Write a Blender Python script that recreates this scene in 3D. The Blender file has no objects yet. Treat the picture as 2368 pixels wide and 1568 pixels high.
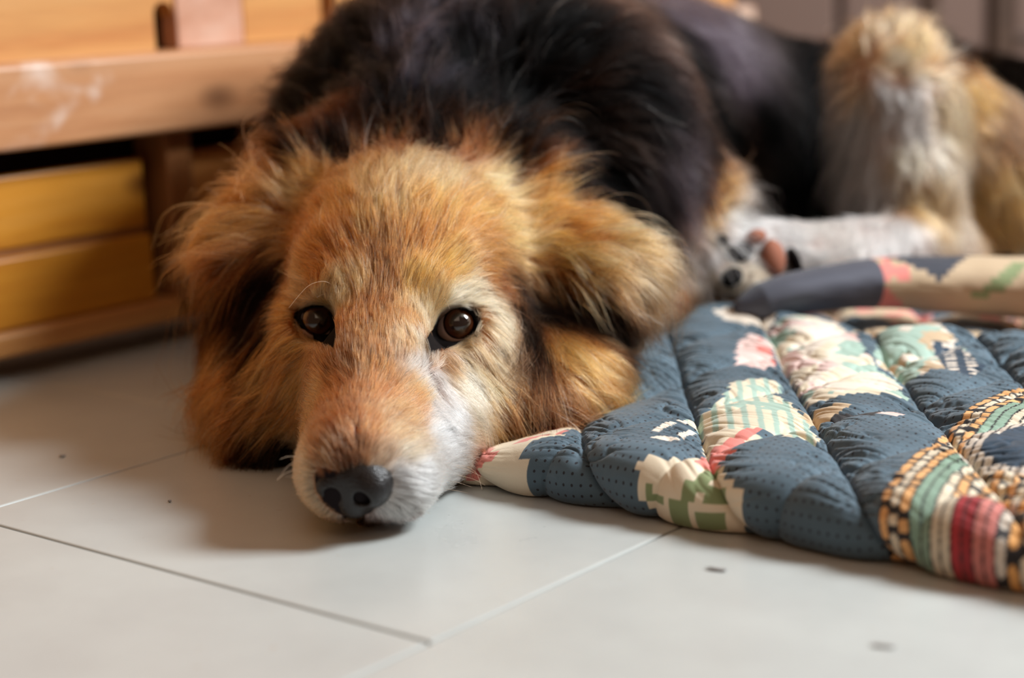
import bpy, bmesh, math, random
import numpy as np
from mathutils import Vector, Matrix

# ------------------------------------------------------------------ camera, sky, lights, exposure
SC = bpy.context.scene
COL = SC.collection
W, H = 2368, 1568
FPX, PITCH, ROLL, YAW, CAMZ = 4173.8, math.radians(11.628), math.radians(-2.270), math.radians(-39.62), 0.25
_fwd = np.array([0, math.cos(PITCH), -math.sin(PITCH)])
_up0 = np.array([0, math.sin(PITCH), math.cos(PITCH)])
_rt0 = np.array([1.0, 0, 0])
_c, _s = math.cos(ROLL), math.sin(ROLL)
RT, UP = _c*_rt0 + _s*_up0, -_s*_rt0 + _c*_up0
CAMP = np.array([0, 0, CAMZ])
UD = np.array([math.cos(YAW), math.sin(YAW), 0.0])      # along the rug's front edge
VD = np.array([-math.sin(YAW), math.cos(YAW), 0.0])     # along the wooden chest's front

cam_d = bpy.data.cameras.new('camera')
cam = bpy.data.objects.new('camera', cam_d); COL.objects.link(cam)
cam.matrix_world = Matrix(((RT[0], UP[0], -_fwd[0], 0), (RT[1], UP[1], -_fwd[1], 0), (RT[2], UP[2], -_fwd[2], CAMZ), (0, 0, 0, 1)))
cam_d.sensor_width = 36; cam_d.lens = 36*FPX/W
cam_d.clip_start = 0.02
cam_d.dof.use_dof = True; cam_d.dof.focus_distance = 0.87; cam_d.dof.aperture_fstop = 3.7
SC.camera = cam

wd = bpy.data.worlds.new('world'); SC.world = wd; wd.use_nodes = True
wd.node_tree.nodes['Background'].inputs[0].default_value = (1.0, 0.48, 0.25, 1)
wd.node_tree.nodes['Background'].inputs[1].default_value = 0.17

def area(name, loc, target, sx, sy, power, color):
    l = bpy.data.lights.new(name, 'AREA'); l.shape = 'RECTANGLE'; l.size = sx; l.size_y = sy; l.energy = power; l.color = color
    o = bpy.data.objects.new(name, l); COL.objects.link(o); o.location = loc
    o.rotation_euler = (Vector(target) - Vector(loc)).to_track_quat('-Z', 'Y').to_euler()
    return o
area('window_light', (1.50, 0.85, 1.30), (0.0, 0.9, 0.05), 0.60, 0.60, 68, (0.93, 0.975, 1.0))
area('ceiling_bounce', (0.0, 0.9, 2.2), (0.0, 0.95, 0.05), 1.5, 1.5, 2.5, (1.0, 0.96, 0.92))  # overhead lamp added as soft top fill, standing in for ceiling bounce
area('front_fill', (0.15, -0.7, 1.8), (0.0, 0.9, 0.05), 1.2, 1.2, 4.5, (1.0, 0.78, 0.58))  # warm fill lamp added above and behind the camera

SC.view_settings.view_transform = 'Standard'; SC.view_settings.look = 'None'
SC.view_settings.exposure = 0.09; SC.view_settings.gamma = 1.0; SC.view_settings.use_curve_mapping = False
SC.cycles.max_bounces = 7; SC.cycles.diffuse_bounces = 3; SC.cycles.glossy_bounces = 3; SC.cycles.transmission_bounces = 5; SC.cycles.transparent_max_bounces = 6
SC.cycles.use_denoising = True; SC.cycles.use_adaptive_sampling = True; SC.cycles.adaptive_threshold = 0.045
rng = np.random.default_rng(7); random.seed(7)

# ------------------------------------------------------------------ helpers
def ray(px, py): return (px-W/2)/FPX*RT - (py-H/2)/FPX*UP + _fwd
def Pz(px, py, z): d = ray(px, py); return CAMP + d*((z-CAMZ)/d[2])
def Py(px, py, y): d = ray(px, py); return CAMP + d*(y/d[1])
def UV(u, v, z=0.0): return UD*u + VD*v + np.array([0, 0, z])
def lin(r, g, b):
    f = lambda c: (c/255/12.92) if c/255 <= 0.04045 else ((c/255+0.055)/1.055)**2.4
    return (f(r), f(g), f(b), 1.0)
def mat_press(u, v):                                           # the mat's left corner is squeezed flatter under the dog's cheek
    t = np.maximum(np.clip((u+.590)/.10, 0, 1), np.clip((v-.72)/.09, 0, 1)); return .45+.55*t*t*(3-2*t)
def linv(c): return np.array(lin(*c)[:3])

class NT:
    def __init__(s, name):
        s.m = bpy.data.materials.new(name); s.m.use_nodes = True; s.t = s.m.node_tree
        s.b = s.t.nodes['Principled BSDF']
    def n(s, typ, **kw):
        nd = s.t.nodes.new(typ)
        for k, v in kw.items():
            if k.startswith('i_'):
                key = k[2:]; key = int(key) if key.isdigit() else key.replace('_', ' ')
                nd.inputs[key].default_value = v
            else: setattr(nd, k, v)
        return nd
    def l(s, a, ao, b, bi): s.t.links.new(a.outputs[ao], b.inputs[bi])
    def ramp(s, src, out, stops):
        r = s.n('ShaderNodeValToRGB'); s.l(src, out, r, 0); e = r.color_ramp.elements
        while len(e) < len(stops): e.new(0.5)
        for k, (p, c) in enumerate(stops): e[k].position = p; e[k].color = c
        return r
def plain(name, col, rough=0.5, **kw):
    q = NT(name); q.b.inputs['Base Color'].default_value = col; q.b.inputs['Roughness'].default_value = rough
    for k, v in kw.items(): q.b.inputs[k].default_value = v
    return q.m

def mesh_np(name, verts, faces, mat, parent=None, smooth=True):
    """verts (n,3), faces (m,k) numpy -> one linked mesh object"""
    verts = np.asarray(verts, dtype=np.float32); faces = np.asarray(faces, dtype=np.int32)
    me = bpy.data.meshes.new(name); k = faces.shape[1]; m = len(faces)
    me.vertices.add(len(verts)); me.vertices.foreach_set('co', verts.ravel())
    me.loops.add(m*k); me.loops.foreach_set('vertex_index', faces.ravel())
    me.polygons.add(m); me.polygons.foreach_set('loop_start', np.arange(0, m*k, k, dtype=np.int32))
    me.polygons.foreach_set('use_smooth', np.full(m, smooth, dtype=bool))
    me.update(calc_edges=True)
    o = bpy.data.objects.new(name, me); COL.objects.link(o)
    if mat: me.materials.append(mat)
    if parent: o.parent = parent
    return o
def bm_obj(name, bm, mat, parent=None, smooth=False):
    me = bpy.data.meshes.new(name); bmesh.ops.recalc_face_normals(bm, faces=bm.faces); bm.to_mesh(me); bm.free()
    if smooth:
        for p in me.polygons: p.use_smooth = True
    me.materials.append(mat)
    o = bpy.data.objects.new(name, me); COL.objects.link(o)
    if parent: o.parent = parent
    return o
def add_box(bm, x0, x1, y0, y1, z0, z1, bev=0.0, seg=2):
    r = bmesh.ops.create_cube(bm, size=1.0)
    bmesh.ops.scale(bm, vec=(x1-x0, y1-y0, z1-z0), verts=r['verts'])
    bmesh.ops.translate(bm, vec=((x0+x1)/2, (y0+y1)/2, (z0+z1)/2), verts=r['verts'])
    if bev:
        es = list({e for v in r['verts'] for e in v.link_edges})
        bmesh.ops.bevel(bm, geom=es, offset=bev, segments=seg, profile=0.5, affect='EDGES')
def box(name, mat, parent, *a, **k):
    bm = bmesh.new(); add_box(bm, *a, **k); return bm_obj(name, bm, mat, parent)
def tag(o, label=None, cat=None, group=None, kind=None):
    if label: o['label'] = label
    if cat: o['category'] = cat
    if group: o['group'] = group
    if kind: o['kind'] = kind
    return o
def empty(name, loc, rz=0.0):
    o = bpy.data.objects.new(name, None); COL.objects.link(o); o.location = loc; o.rotation_euler = (0, 0, rz); return o

# ------------------------------------------------------------------ floor
def floor_mat():
    q = NT('cream_glazed_tile'); tc = q.n('ShaderNodeTexCoord')
    n1 = q.n('ShaderNodeTexNoise', i_Scale=7.0, i_Detail=5.0, i_Roughness=0.6); q.l(tc, 'Object', n1, 'Vector')
    r = q.ramp(n1, 'Fac', [(0.3, lin(176, 180, 178)), (0.7, lin(193, 198, 195))])
    n2 = q.n('ShaderNodeTexNoise', i_Scale=140.0, i_Detail=3.0); q.l(tc, 'Object', n2, 'Vector')
    sp = q.ramp(n2, 'Fac', [(0.70, (0, 0, 0, 1)), (0.80, (1, 1, 1, 1))])
    mx = q.n('ShaderNodeMix', data_type='RGBA'); q.l(sp, 'Color', mx, 0); q.l(r, 'Color', mx, 6); mx.inputs[7].default_value = lin(176, 168, 156)
    q.l(mx, 2, q.b, 'Base Color')
    r2 = q.ramp(n1, 'Fac', [(0.3, (0.26,)*3+(1,)), (0.7, (0.36,)*3+(1,))]); q.l(r2, 'Color', q.b, 'Roughness')
    n3 = q.n('ShaderNodeTexNoise', i_Scale=25.0, i_Detail=4.0); q.l(tc, 'Object', n3, 'Vector')
    bp = q.n('ShaderNodeBump', i_Strength=0.10, i_Distance=0.002); q.l(n3, 'Fac', bp, 'Height'); q.l(bp, 'Normal', q.b, 'Normal')
    return q.m
def build_floor():
    bm = bmesh.new()
    tw, tl, g = 0.301, 0.2045, 0.0008
    for i in range(-9, 9):
        u0 = -0.4415 + i*tw
        if i == -1 or i == -3: off = 0.4775
        elif i == -2: off = 0.4775
        else: off = 0.4775 + 0.2045*0.46
        for j in range(-8, 13):
            l = tl
            v0 = off + j*tl
            if i >= 0:                                   # the strips right of the long seam carry longer tiles
                l = 0.301; v0 = 0.385 + (j-1)*l - (0.1 if i % 2 else 0)
            add_box(bm, u0+g, u0+tw-g, v0+g, v0+l-g, -0.012, 0.0, 0.0009, 2)
    add_box(bm, -3.4, 2.6, -2.2, 5.0, -0.02, -0.0022)
    o = bm_obj('floor', bm, floor_mat()); o.data.materials.append(plain('grout', lin(96, 72, 60), 0.9))
    for p in o.data.polygons:
        if p.area > 1.0 or p.center.z < -0.0119: p.material_index = 1
    o.rotation_euler = (0, 0, YAW)
    tag(o, kind='structure')
build_floor()

# ------------------------------------------------------------------ back wall and far cabinet
o = box('wall_back', plain('wall_plaster', lin(120, 100, 88), 0.9), None, -3.0, 3.5, 3.0, 3.1, 0, 2.6); tag(o, kind='structure')

def wood_mat(name, c0, c1, c2, scale=(1.2, 14, 14), rough=0.45, worn=0.0, loc=(0, 0, 0)):
    q = NT(name); tc = q.n('ShaderNodeTexCoord'); mp = q.n('ShaderNodeMapping'); q.l(tc, 'Object', mp, 0)
    mp.inputs['Scale'].default_value = scale; mp.inputs['Location'].default_value = loc
    n1 = q.n('ShaderNodeTexNoise', i_Scale=3.0, i_Detail=6.0, i_Roughness=0.65, i_Distortion=0.8); q.l(mp, 0, n1, 'Vector')
    r = q.ramp(n1, 'Fac', [(0.25, c0), (0.5, c1), (0.78, c2)])
    n2 = q.n('ShaderNodeTexNoise', i_Scale=26.0, i_Detail=4.0); q.l(mp, 0, n2, 'Vector')
    mx = q.n('ShaderNodeMix', data_type='RGBA', blend_type='MULTIPLY'); mx.inputs[0].default_value = 0.22
    q.l(r, 'Color', mx, 6); q.l(n2, 'Fac', mx, 7)
    # knots
    vo = q.n('ShaderNodeTexVoronoi', i_Scale=9.0); mp2 = q.n('ShaderNodeMapping'); q.l(tc, 'Object', mp2, 0); mp2.inputs['Scale'].default_value = (0.8, 1.5, 1.5); mp2.inputs['Location'].default_value = loc
    q.l(mp2, 0, vo, 'Vector'); kn = q.ramp(vo, 'Distance', [(0.05, (1, 1, 1, 1)), (0.17, (0, 0, 0, 1))])
    m2 = q.n('ShaderNodeMix', data_type='RGBA'); q.l(kn, 'Color', m2, 0); q.l(mx, 2, m2, 6); m2.inputs[7].default_value = tuple(0.35*x for x in c0[:3])+(1,)
    last = m2
    if worn:
        n3 = q.n('ShaderNodeTexNoise', i_Scale=16.0, i_Detail=4.0, i_Distortion=0.6); q.l(tc, 'Object', n3, 'Vector')
        w = q.ramp(n3, 'Fac', [(0.60, (0, 0, 0, 1)), (0.74, (worn,)*3+(1,))])
        m3 = q.n('ShaderNodeMix', data_type='RGBA'); q.l(w, 'Color', m3, 0); q.l(last, 2, m3, 6); m3.inputs[7].default_value = lin(226, 208, 196); last = m3
    q.l(last, 2, q.b, 'Base Color'); q.b.inputs['Roughness'].default_value = rough
    bp = q.n('ShaderNodeBump', i_Strength=0.15, i_Distance=0.001); q.l(n2, 'Fac', bp, 'Height'); q.l(bp, 'Normal', q.b, 'Normal')
    return q.m

def far_cabinet():
    Y0 = 2.1
    def xz(px, py): p = Py(px, py, Y0); return p[0], p[2]
    c = empty('storage_cabinet', (xz(2230, 60)[0], Y0, 0.0)); X = c.location.x
    tag(c, 'blurred taupe cabinet with framed doors standing against the far wall behind the dog', 'cabinet')
    m = plain('taupe_paint', lin(108, 84, 73), 0.6); dk = wood_mat('dark_frame_wood', lin(58, 40, 28), lin(74, 52, 38), lin(86, 62, 46))
    box('carcass', dk, c, -1.1, 1.0, 0.03, 0.6, 0.05, 1.7)
    edges = [(1640, 1935), (1950, 2130), (2165, 2287), (2348, 2470), (2490, 2620)]
    for a, b in edges:
        xa, xb = xz(a, 50)[0]-X, xz(b, 50)[0]-X
        d = box('door_panel', m, c, xa, xb, 0.0, 0.03, 0.07, 1.6, bev=0.004)
    xa, xb = xz(2292, 50)[0]-X, xz(2342, 50)[0]-X
    box('stile', dk, c, xa, xb, -0.012, 0.03, 0.04, 1.7, bev=0.003)
    xa, xb = xz(2134, 50)[0]-X, xz(2162, 50)[0]-X
    box('stile', dk, c, xa, xb, -0.008, 0.03, 0.04, 1.7, bev=0.003)
    xa, xb = xz(2344, 50)[0]-X, xz(2470, 50)[0]-X; z0 = xz(2360, 88)[1]
    box('cross_rail', dk, c, xa, xb, -0.006, 0.005, z0-0.006, z0+0.006, bev=0.002)
    for x in (-1.05, 0.95):
        box('foot', dk, c, x-0.03, x+0.03, 0.05, 0.11, 0.0, 0.05, bev=0.003)
far_cabinet()

# ------------------------------------------------------------------ wooden chest on the left
def wooden_chest():
    V0, U0 = 0.80, -0.98
    b = UV(U0, V0)
    c = empty('wooden_chest', b, YAW + math.pi/2)      # local x along the front, local y into the chest
    tag(c, 'weathered orange pine chest with a thick worn rail, against the left behind the dog', 'chest')
    rail = wood_mat('worn_pine_rail', lin(176, 116, 74), lin(196, 140, 96), lin(206, 156, 116), (1.2, 22, 22), 0.42, 0.55)
    pan = wood_mat('yellow_pine_panel', lin(176, 104, 26), lin(206, 138, 40), lin(214, 150, 62), (1.0, 9, 9), 0.40, 0.0, (0.3, 0.2, 0.1))
    pan2 = wood_mat('orange_pine_panel', lin(190, 118, 52), lin(206, 140, 74), lin(216, 156, 92), (1.0, 9, 9), 0.42, 0.0, (1.3, 0.2, 0.4))
    brd = wood_mat('honey_pine_board', lin(192, 126, 70), lin(208, 150, 88), lin(214, 160, 100), (1.0, 16, 16), 0.42, 0.0, (0.1, 0.5, 2.2))
    pale = wood_mat('washed_pine_board', lin(186, 130, 100), lin(204, 154, 128), lin(222, 188, 168), (5, 5, 5), 0.5, 0.7, (2, 1, 1))
    dark = plain('dark_recess', lin(44, 24, 14), 0.8)  # inside coloured near black so gaps between boards look like a dark void
    post = wood_mat('post_pine', lin(128, 78, 42), lin(150, 98, 54), lin(166, 112, 66), (9, 9, 1.2), 0.45)
    L, Rr = -0.75, 0.75
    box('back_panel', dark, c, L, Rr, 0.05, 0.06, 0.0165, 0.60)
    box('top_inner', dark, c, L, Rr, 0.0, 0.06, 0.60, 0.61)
    box('rail', rail, c, L, Rr, -0.025, 0.03, 0.1495, 0.2035, bev=0.004, seg=3)
    # left bay: two boards with a dark groove, then the right bay behind the post
    box('lower_board', pan, c, L, -0.002, 0.0, 0.018, 0.0335, 0.0795, bev=0.002)
    box('upper_board', pan, c, L, -0.002, 0.004, 0.018, 0.0845, 0.1315, bev=0.002)
    box('groove_strip', post, c, L, -0.002, 0.006, 0.02, 0.0790, 0.0850)
    box('bay_board', pan2, c, 0.036, Rr, 0.006, 0.02, 0.033, 0.1315, bev=0.002)
    box('post', post, c, 0.0115, 0.034, -0.006, 0.03, 0.0165, 0.1495, bev=0.002)
    box('base_plank', brd, c, L, Rr, -0.006, 0.02, 0.0165, 0.0328, bev=0.003)
    for x in (-0.7, 0.7):
        box('foot', dark, c, x-0.02, x+0.02, 0.03, 0.06, 0.0, 0.0165)
    # boards above the rail; the first ends in an arched finger slot
    bm = bmesh.new()
    zt, x1, w, r = 0.595, 0.0335, 0.0175, 0.0087
    pts = [(L, 0.2035), (0.016, 0.2035), (0.016, 0.226)]
    for k in range(0, 9):
        a = math.pi - math.pi*k/8
        pts.append((0.016+r+r*math.cos(a), 0.2285+r*0.9*math.sin(a)))
    pts += [(x1, 0.226), (x1, zt), (L, zt)]
    vs = [bm.verts.new((x, 0.002, z)) for x, z in pts]; f = bm.faces.new(vs)
    ex = bmesh.ops.extrude_face_region(bm, geom=[f]); bmesh.ops.translate(bm, vec=(0, 0.016, 0), verts=[g for g in ex['geom'] if isinstance(g, bmesh.types.BMVert)])
    bm_obj('slotted_board', bm, brd, c)
    box('pale_board', pale, c, 0.0345, 0.096, 0.0, 0.018, 0.2035, 0.595, bev=0.0015)
    box('front_board', brd, c, 0.097, 0.176, 0.001, 0.018, 0.2035, 0.595, bev=0.0015)
    box('end_board', brd, c, 0.190, Rr, 0.001, 0.018, 0.2035, 0.595, bev=0.0015)
wooden_chest()
# ------------------------------------------------------------------ specks of lint on the tiles
def lint():
    m = plain('grey_lint', lin(146, 144, 142), .9); m2 = plain('pale_lint', lin(176, 176, 174), .9)
    for px, py, l, w, ang, lab in ((1658, 1320, .0046, .0012, -.5, 'dark grey scrap of lint on the tile in front of the quilted mat'), (145, 1057, .0017, .0015, .2, 'round dark crumb on the tile between the dog and the wooden chest'),
                                   (2045, 1497, .0046, .0011, -.35, 'pale grey scrap of lint at the bottom right edge of the floor'), (393, 1162, .0009, .0007, .3, 'tiny dark crumb on the shaded tile left of the dog muzzle')):
        p = Pz(px, py, .0); bm = bmesh.new(); bmesh.ops.create_icosphere(bm, subdivisions=3, radius=1.0)
        for v in bm.verts:
            v.co *= 1+.25*math.sin(5*v.co.x+3*v.co.y)*math.cos(4*v.co.z+2*v.co.y); v.co.y += .35*v.co.x*v.co.x
            v.co.x *= l; v.co.y *= w; v.co.z = v.co.z*.0006+.0007
        o = bm_obj('lint' if l > .003 else 'crumb', bm, m2 if px > 2000 else m, None, True); o.location = p; o.rotation_euler = (0, 0, ang); tag(o, lab, 'lint' if l > .003 else 'crumb')
lint()
# ------------------------------------------------------------------ the dog: one continuous skin, then its coat
EYE_L, EYE_R, NOSE = Py(735, 745, .900), Py(1053, 752, .894), Py(815, 1135, .772)
EM = (EYE_L+EYE_R)/2
HS = EYE_R-EYE_L; HS /= np.linalg.norm(HS)
_f = NOSE-EM; _f -= HS*(_f@HS); _f /= np.linalg.norm(_f)
_a = math.asin(-_f[2])                                            # tilt the axis back up to the horizontal
_u = np.cross(HS, _f); _u = _u if _u[2] > 0 else -_u
HF = math.cos(_a)*_f+math.sin(_a)*_u; HU = -math.sin(_a)*_f+math.cos(_a)*_u
HAX = np.array([HS, HF, HU])
def Hd(s, f, u): return EM+HS*s+HF*f+HU*u
def axes(x, z):
    x = np.asarray(x, float); x = x/np.linalg.norm(x); z = np.asarray(z, float); z = z-x*(x@z); z /= np.linalg.norm(z)
    return np.array([x, np.cross(z, x), z])

class Field:
    """a signed distance field on a grid, filled with smoothly blended cones and ellipsoids"""
    def __init__(s, lo, hi, d, far=.12, pad=.05):
        s.g0 = np.array(lo, float); s.d = d; s.n = np.ceil((np.array(hi)-s.g0)/d).astype(int)+1; s.pad = pad
        s.gx = [(s.g0[i]+d*np.arange(s.n[i])).astype(np.float32) for i in range(3)]; s.S = np.full(tuple(s.n), far, np.float32)
    def sub(s, lo, hi):
        a = np.clip(np.floor((lo-s.g0)/s.d).astype(int), 0, s.n-2); b = np.clip(np.ceil((hi-s.g0)/s.d).astype(int)+1, 2, s.n)
        sl = tuple(slice(a[i], b[i]) for i in range(3))
        return sl, np.meshgrid(*[s.gx[i][sl[i]] for i in range(3)], indexing='ij', sparse=True)
    def blend(s, d, sl, k, cut):
        o = s.S[sl]; d = d.astype(np.float32)
        if cut:
            h = np.clip(.5-.5*(o+d)/k, 0, 1); s.S[sl] = o*(1-h)-d*h+k*h*(1-h)
        else:
            h = np.clip(.5+.5*(d-o)/k, 0, 1); s.S[sl] = o*h+d*(1-h)-k*h*(1-h)
    def cone(s, a, b, ra, rb, k=.012, cut=False):
        a, b = np.asarray(a, float), np.asarray(b, float); r = max(ra, rb)+s.pad
        sl, (X, Y, Z) = s.sub(np.minimum(a, b)-r, np.maximum(a, b)+r); ab = b-a
        t = np.clip(((X-a[0])*ab[0]+(Y-a[1])*ab[1]+(Z-a[2])*ab[2])/(ab@ab+1e-12), 0, 1)
        s.blend(np.sqrt((X-a[0]-t*ab[0])**2+(Y-a[1]-t*ab[1])**2+(Z-a[2]-t*ab[2])**2)-(ra+(rb-ra)*t), sl, k, cut)
    def ell(s, c, r, ax=None, k=.012, cut=False):
        c = np.asarray(c, float); r = np.asarray(r, float)*np.ones(3); ax = np.eye(3) if ax is None else np.asarray(ax)
        R = r.max()+s.pad; sl, (X, Y, Z) = s.sub(c-R, c+R)
        q = [(X-c[0])*ax[i][0]+(Y-c[1])*ax[i][1]+(Z-c[2])*ax[i][2] for i in range(3)]
        k0 = np.sqrt(sum((q[i]/r[i])**2 for i in range(3))); k1 = np.sqrt(sum((q[i]/r[i]**2)**2 for i in range(3)))
        s.blend(k0*(k0-1)/(k1+1e-9), sl, k, cut)
    def samp(s, p):
        S = s.S; g = np.clip((p-s.g0)/s.d, 0, s.n-1.001); i = g.astype(np.int32); f = (g-i).astype(np.float32)
        x, y, z = i[..., 0], i[..., 1], i[..., 2]; fx, fy, fz = f[..., 0], f[..., 1], f[..., 2]
        c = lambda a, b, d: S[x+a, y+b, z+d]
        return ((c(0, 0, 0)*(1-fx)+c(1, 0, 0)*fx)*(1-fy)+(c(0, 1, 0)*(1-fx)+c(1, 1, 0)*fx)*fy)*(1-fz) + ((c(0, 0, 1)*(1-fx)+c(1, 0, 1)*fx)*(1-fy)+(c(0, 1, 1)*(1-fx)+c(1, 1, 1)*fx)*fy)*fz
    def grad(s, p, e=.0035):
        g = np.stack([s.samp(p+np.eye(3)[i]*e)-s.samp(p-np.eye(3)[i]*e) for i in range(3)], -1)
        return g/(np.linalg.norm(g, axis=-1, keepdims=True)+1e-9)
    def onto(s, p, n=3):
        for _ in range(n): p = p-s.grad(p)*s.samp(p)[..., None]
        return p
    def hit(s, px, py, t0=.6, t1=2.0):
        """where the line of sight through a pixel first meets the surface"""
        d = ray(px, py); t = np.linspace(t0, t1, 2400); v = s.samp(CAMP+t[:, None]*d); k = np.argmax(v < 0)
        if not (v < 0).any(): k = np.argmin(v)
        return s.onto((CAMP+t[k]*d)[None])[0]
    def mesh(s):
        S = s.S; neg = S < 0; n = np.array(S.shape); cnt = np.zeros(tuple(n-1), np.int8)
        for a in (0, 1):
            for b in (0, 1):
                for c in (0, 1): cnt += neg[a:n[0]-1+a, b:n[1]-1+b, c:n[2]-1+c]
        act = (cnt > 0) & (cnt < 8); idx = np.full(act.shape, -1, np.int32); cells = np.argwhere(act); idx[act] = np.arange(len(cells))
        pos = np.zeros((len(cells), 3)); w = np.zeros(len(cells)); cor = [np.array([a, b, c]) for a in (0, 1) for b in (0, 1) for c in (0, 1)]
        for p in range(8):
            for q in range(p+1, 8):
                if np.abs(cor[p]-cor[q]).sum() != 1: continue
                A = S[tuple((cells+cor[p]).T)]; B = S[tuple((cells+cor[q]).T)]; m = (A < 0) != (B < 0)
                t = np.where(m, A/(A-B+1e-12), 0)[:, None]; pos += np.where(m[:, None], cor[p]+t*(cor[q]-cor[p]), 0); w += m
        P = s.g0+s.d*(cells+pos/w[:, None]); faces = []
        for ax in range(3):
            sl0 = [slice(None)]*3; sl1 = [slice(None)]*3; sl0[ax] = slice(0, n[ax]-1); sl1[ax] = slice(1, n[ax])
            e = np.argwhere(neg[tuple(sl0)] != neg[tuple(sl1)]); o1, o2 = (ax+1) % 3, (ax+2) % 3
            e = e[(e[:, o1] > 0) & (e[:, o2] > 0) & (e[:, o1] < n[o1]-1) & (e[:, o2] < n[o2]-1)]
            flip = neg[tuple(e.T)]; d1 = np.eye(3, dtype=int)[o1]; d2 = np.eye(3, dtype=int)[o2]
            q = np.stack([idx[tuple((e-d1-d2).T)], idx[tuple((e-d2).T)], idx[tuple(e.T)], idx[tuple((e-d1).T)]], 1)
            q[~flip] = q[~flip][:, ::-1]; faces.append(q)
        F = np.concatenate(faces); return P, F[(F >= 0).all(1)]

def dog_shape():
    D = Field([-.32, .70, -.002], [.62, 1.78, .36], .0032); cone, ell = D.cone, D.ell
    # trunk, curled away to the right
    s0, s1, s2 = Py(1140, 330, 1.22), Py(1500, 300, 1.40), Py(1900, 350, 1.50)
    cone(s0, s1, .115, .088, .05); cone(s1, s2, .085, .080, .05)
    cone(Py(840, 440, 1.16), s0, .050, .085, .05)
    cone([s0[0], s0[1], .05], [s1[0], s1[1], .06], .075, .06, .05)
    cone(Py(2050, 270, 1.55), Py(2480, 400, 1.58), .068, .072, .04)         # rump behind the thigh
    cone(Hd(0, -.125, -.005), Py(1010, 330, 1.16), .060, .090, .04)          # neck
    # near shoulder and foreleg folded under
    cone(Py(1330, 330, 1.14), Py(1530, 500, 1.17), .078, .046, .04)
    cone(Py(1530, 500, 1.17), Py(1600, 615, 1.20), .044, .030, .02)
    cone(Py(1590, 640, 1.19), Py(1470, 720, 1.09), .028, .022, .02)
    # hind leg: thigh, shin, hock, foot lying sole outwards
    kn, hk = Py(2075, 185, 1.27), Py(2180, 600, 1.26)
    hip = Py(2460, 650, 1.42)
    cone(kn, hip, .036, .085, .03); cone(hip, [hip[0], hip[1]+.08, .07], .085, .07, .05)
    cone(Py(2215, 400, 1.275), Py(2420, 640, 1.31), .011, .016, .010, cut=True)          # hollow behind the shin
    cone(kn, Py(2095, 420, 1.255), .038, .031, .018); cone(Py(2095, 420, 1.255), hk, .031, .022, .015)
    cone(Py(2090, 570, 1.215), Py(1870, 592, 1.155), .0185, .0185, .012)
    cone(hk, Py(2090, 570, 1.215), .022, .0185, .015)
    ax = axes(Py(1730, 600, 1.130)-Py(1880, 590, 1.155), Py(1760, 560, 1.135)-Py(1760, 640, 1.135))
    ell(Py(1770, 600, 1.140), (.036, .017, .024), ax, .012)
    for px, py, y, r in ((1662, 592, 1.124, .0098), (1692, 556, 1.132, .0105), (1735, 655, 1.118, .0100), (1685, 634, 1.118, .0104)):
        ell(Py(px, py, y), (r*1.3, r, r), ax, .006)
    # head
    ell(Hd(0, -.078, .013), (.061, .078, .064), HAX, .02)
    cone(Hd(0, -.03, -.018), Hd(.001, .030, -.022), .044, .033, .02)
    for s in (-1, 1):
        cone(Hd(.027*s, -.020, .025), Hd(.021*s, .002, .019), .021, .0135, .014)           # brow
        ell(Hd(.043*s, -.034, -.024), (.025, .044, .034), HAX, .022)                      # cheek
        c = .0055                                                                        # the lips spread a little to one side on the floor
        m = .0045 if s < 0 else 0
        cone(Hd(.0175*s+c+m, .030, -.046), Hd(.0150*s+c*.75+m, .102, -.0500), .0200, .0185, .012)
        cone(Hd(.028*s+c+m, .000, -.045), Hd(.0185*s+c+m, .050, -.048), .0215, .0200, .015)
    cone(Hd(.001, .018, -.020), Hd(0, .108, -.0390), .0235, .0185, .014)                  # bridge of the muzzle
    cone(Hd(.003, .00, -.055), Hd(.003, .092, -.059), .018, .0125, .012)                   # lower jaw
    cone(Hd(0, -.035, .030), Hd(.001, .045, -.0185), .024, .019, .02)                      # stop
    ell(Hd(0, .118, -.0490), (.0155, .0095, .0145), HAX, .008)                            # nose root
    # neck ruff and cheek fluff, pressed out over the floor and the mat
    for px, py, y, r in ((635, 900, .965, .033), (625, 790, 1.01, .030), (675, 730, .995, .030), (1285, 862, .960, .034), (1205, 960, .912, .026), (1280, 925, .930, .024), (1330, 710, 1.00, .032), (640, 985, .925, .021)):
        c = Py(px, py, y); ell([c[0], c[1], max(c[2], r*.75)], (r, r, r*.8), None, .03)
    for px, py, y, r in ((715, 432, 1.035, .032), (1180, 428, 1.03, .035), (950, 375, 1.06, .044)): ell(Py(px, py, y), r, None, .03)   # fluff between crown and ears
    # ears: thick soft flaps folded out sideways
    ax = axes(Py(1520, 640, .975)-Py(1200, 470, 1.01), [0.10, -.75, 1])
    ell(Py(1330, 575, .99), (.041, .027, .011), ax, .02)
    ell(Py(1425, 645, .972), (.022, .024, .010), axes([.7, -.1, -.7], [.3, -1, .3]), .012)
    ax = axes(Py(450, 620, .99)-Py(650, 450, 1.02), [-.15, -1, .8])
    ell(Py(610, 545, .995), (.034, .025, .012), ax, .02)
    for E in (EYE_L, EYE_R):                                                              # eye sockets
        vw = (CAMP-E)/np.linalg.norm(CAMP-E); cone(E+vw*.03, E-vw*.010, .0128, .0122, .003, cut=True)
    # flatten everything against the floor, and against the mat where the dog lies on it
    Xg, Yg, Zg = D.gx[0][:, None, None], D.gx[1][None, :, None], D.gx[2][None, None, :]
    ug = Xg*float(UD[0])+Yg*float(UD[1]); vg = Xg*float(VD[0])+Yg*float(VD[1])
    onrug = 1/(1+np.exp(-(ug+.590+.25*(vg-.66))/.006))*1/(1+np.exp(-(vg-.665)/.006))
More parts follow.
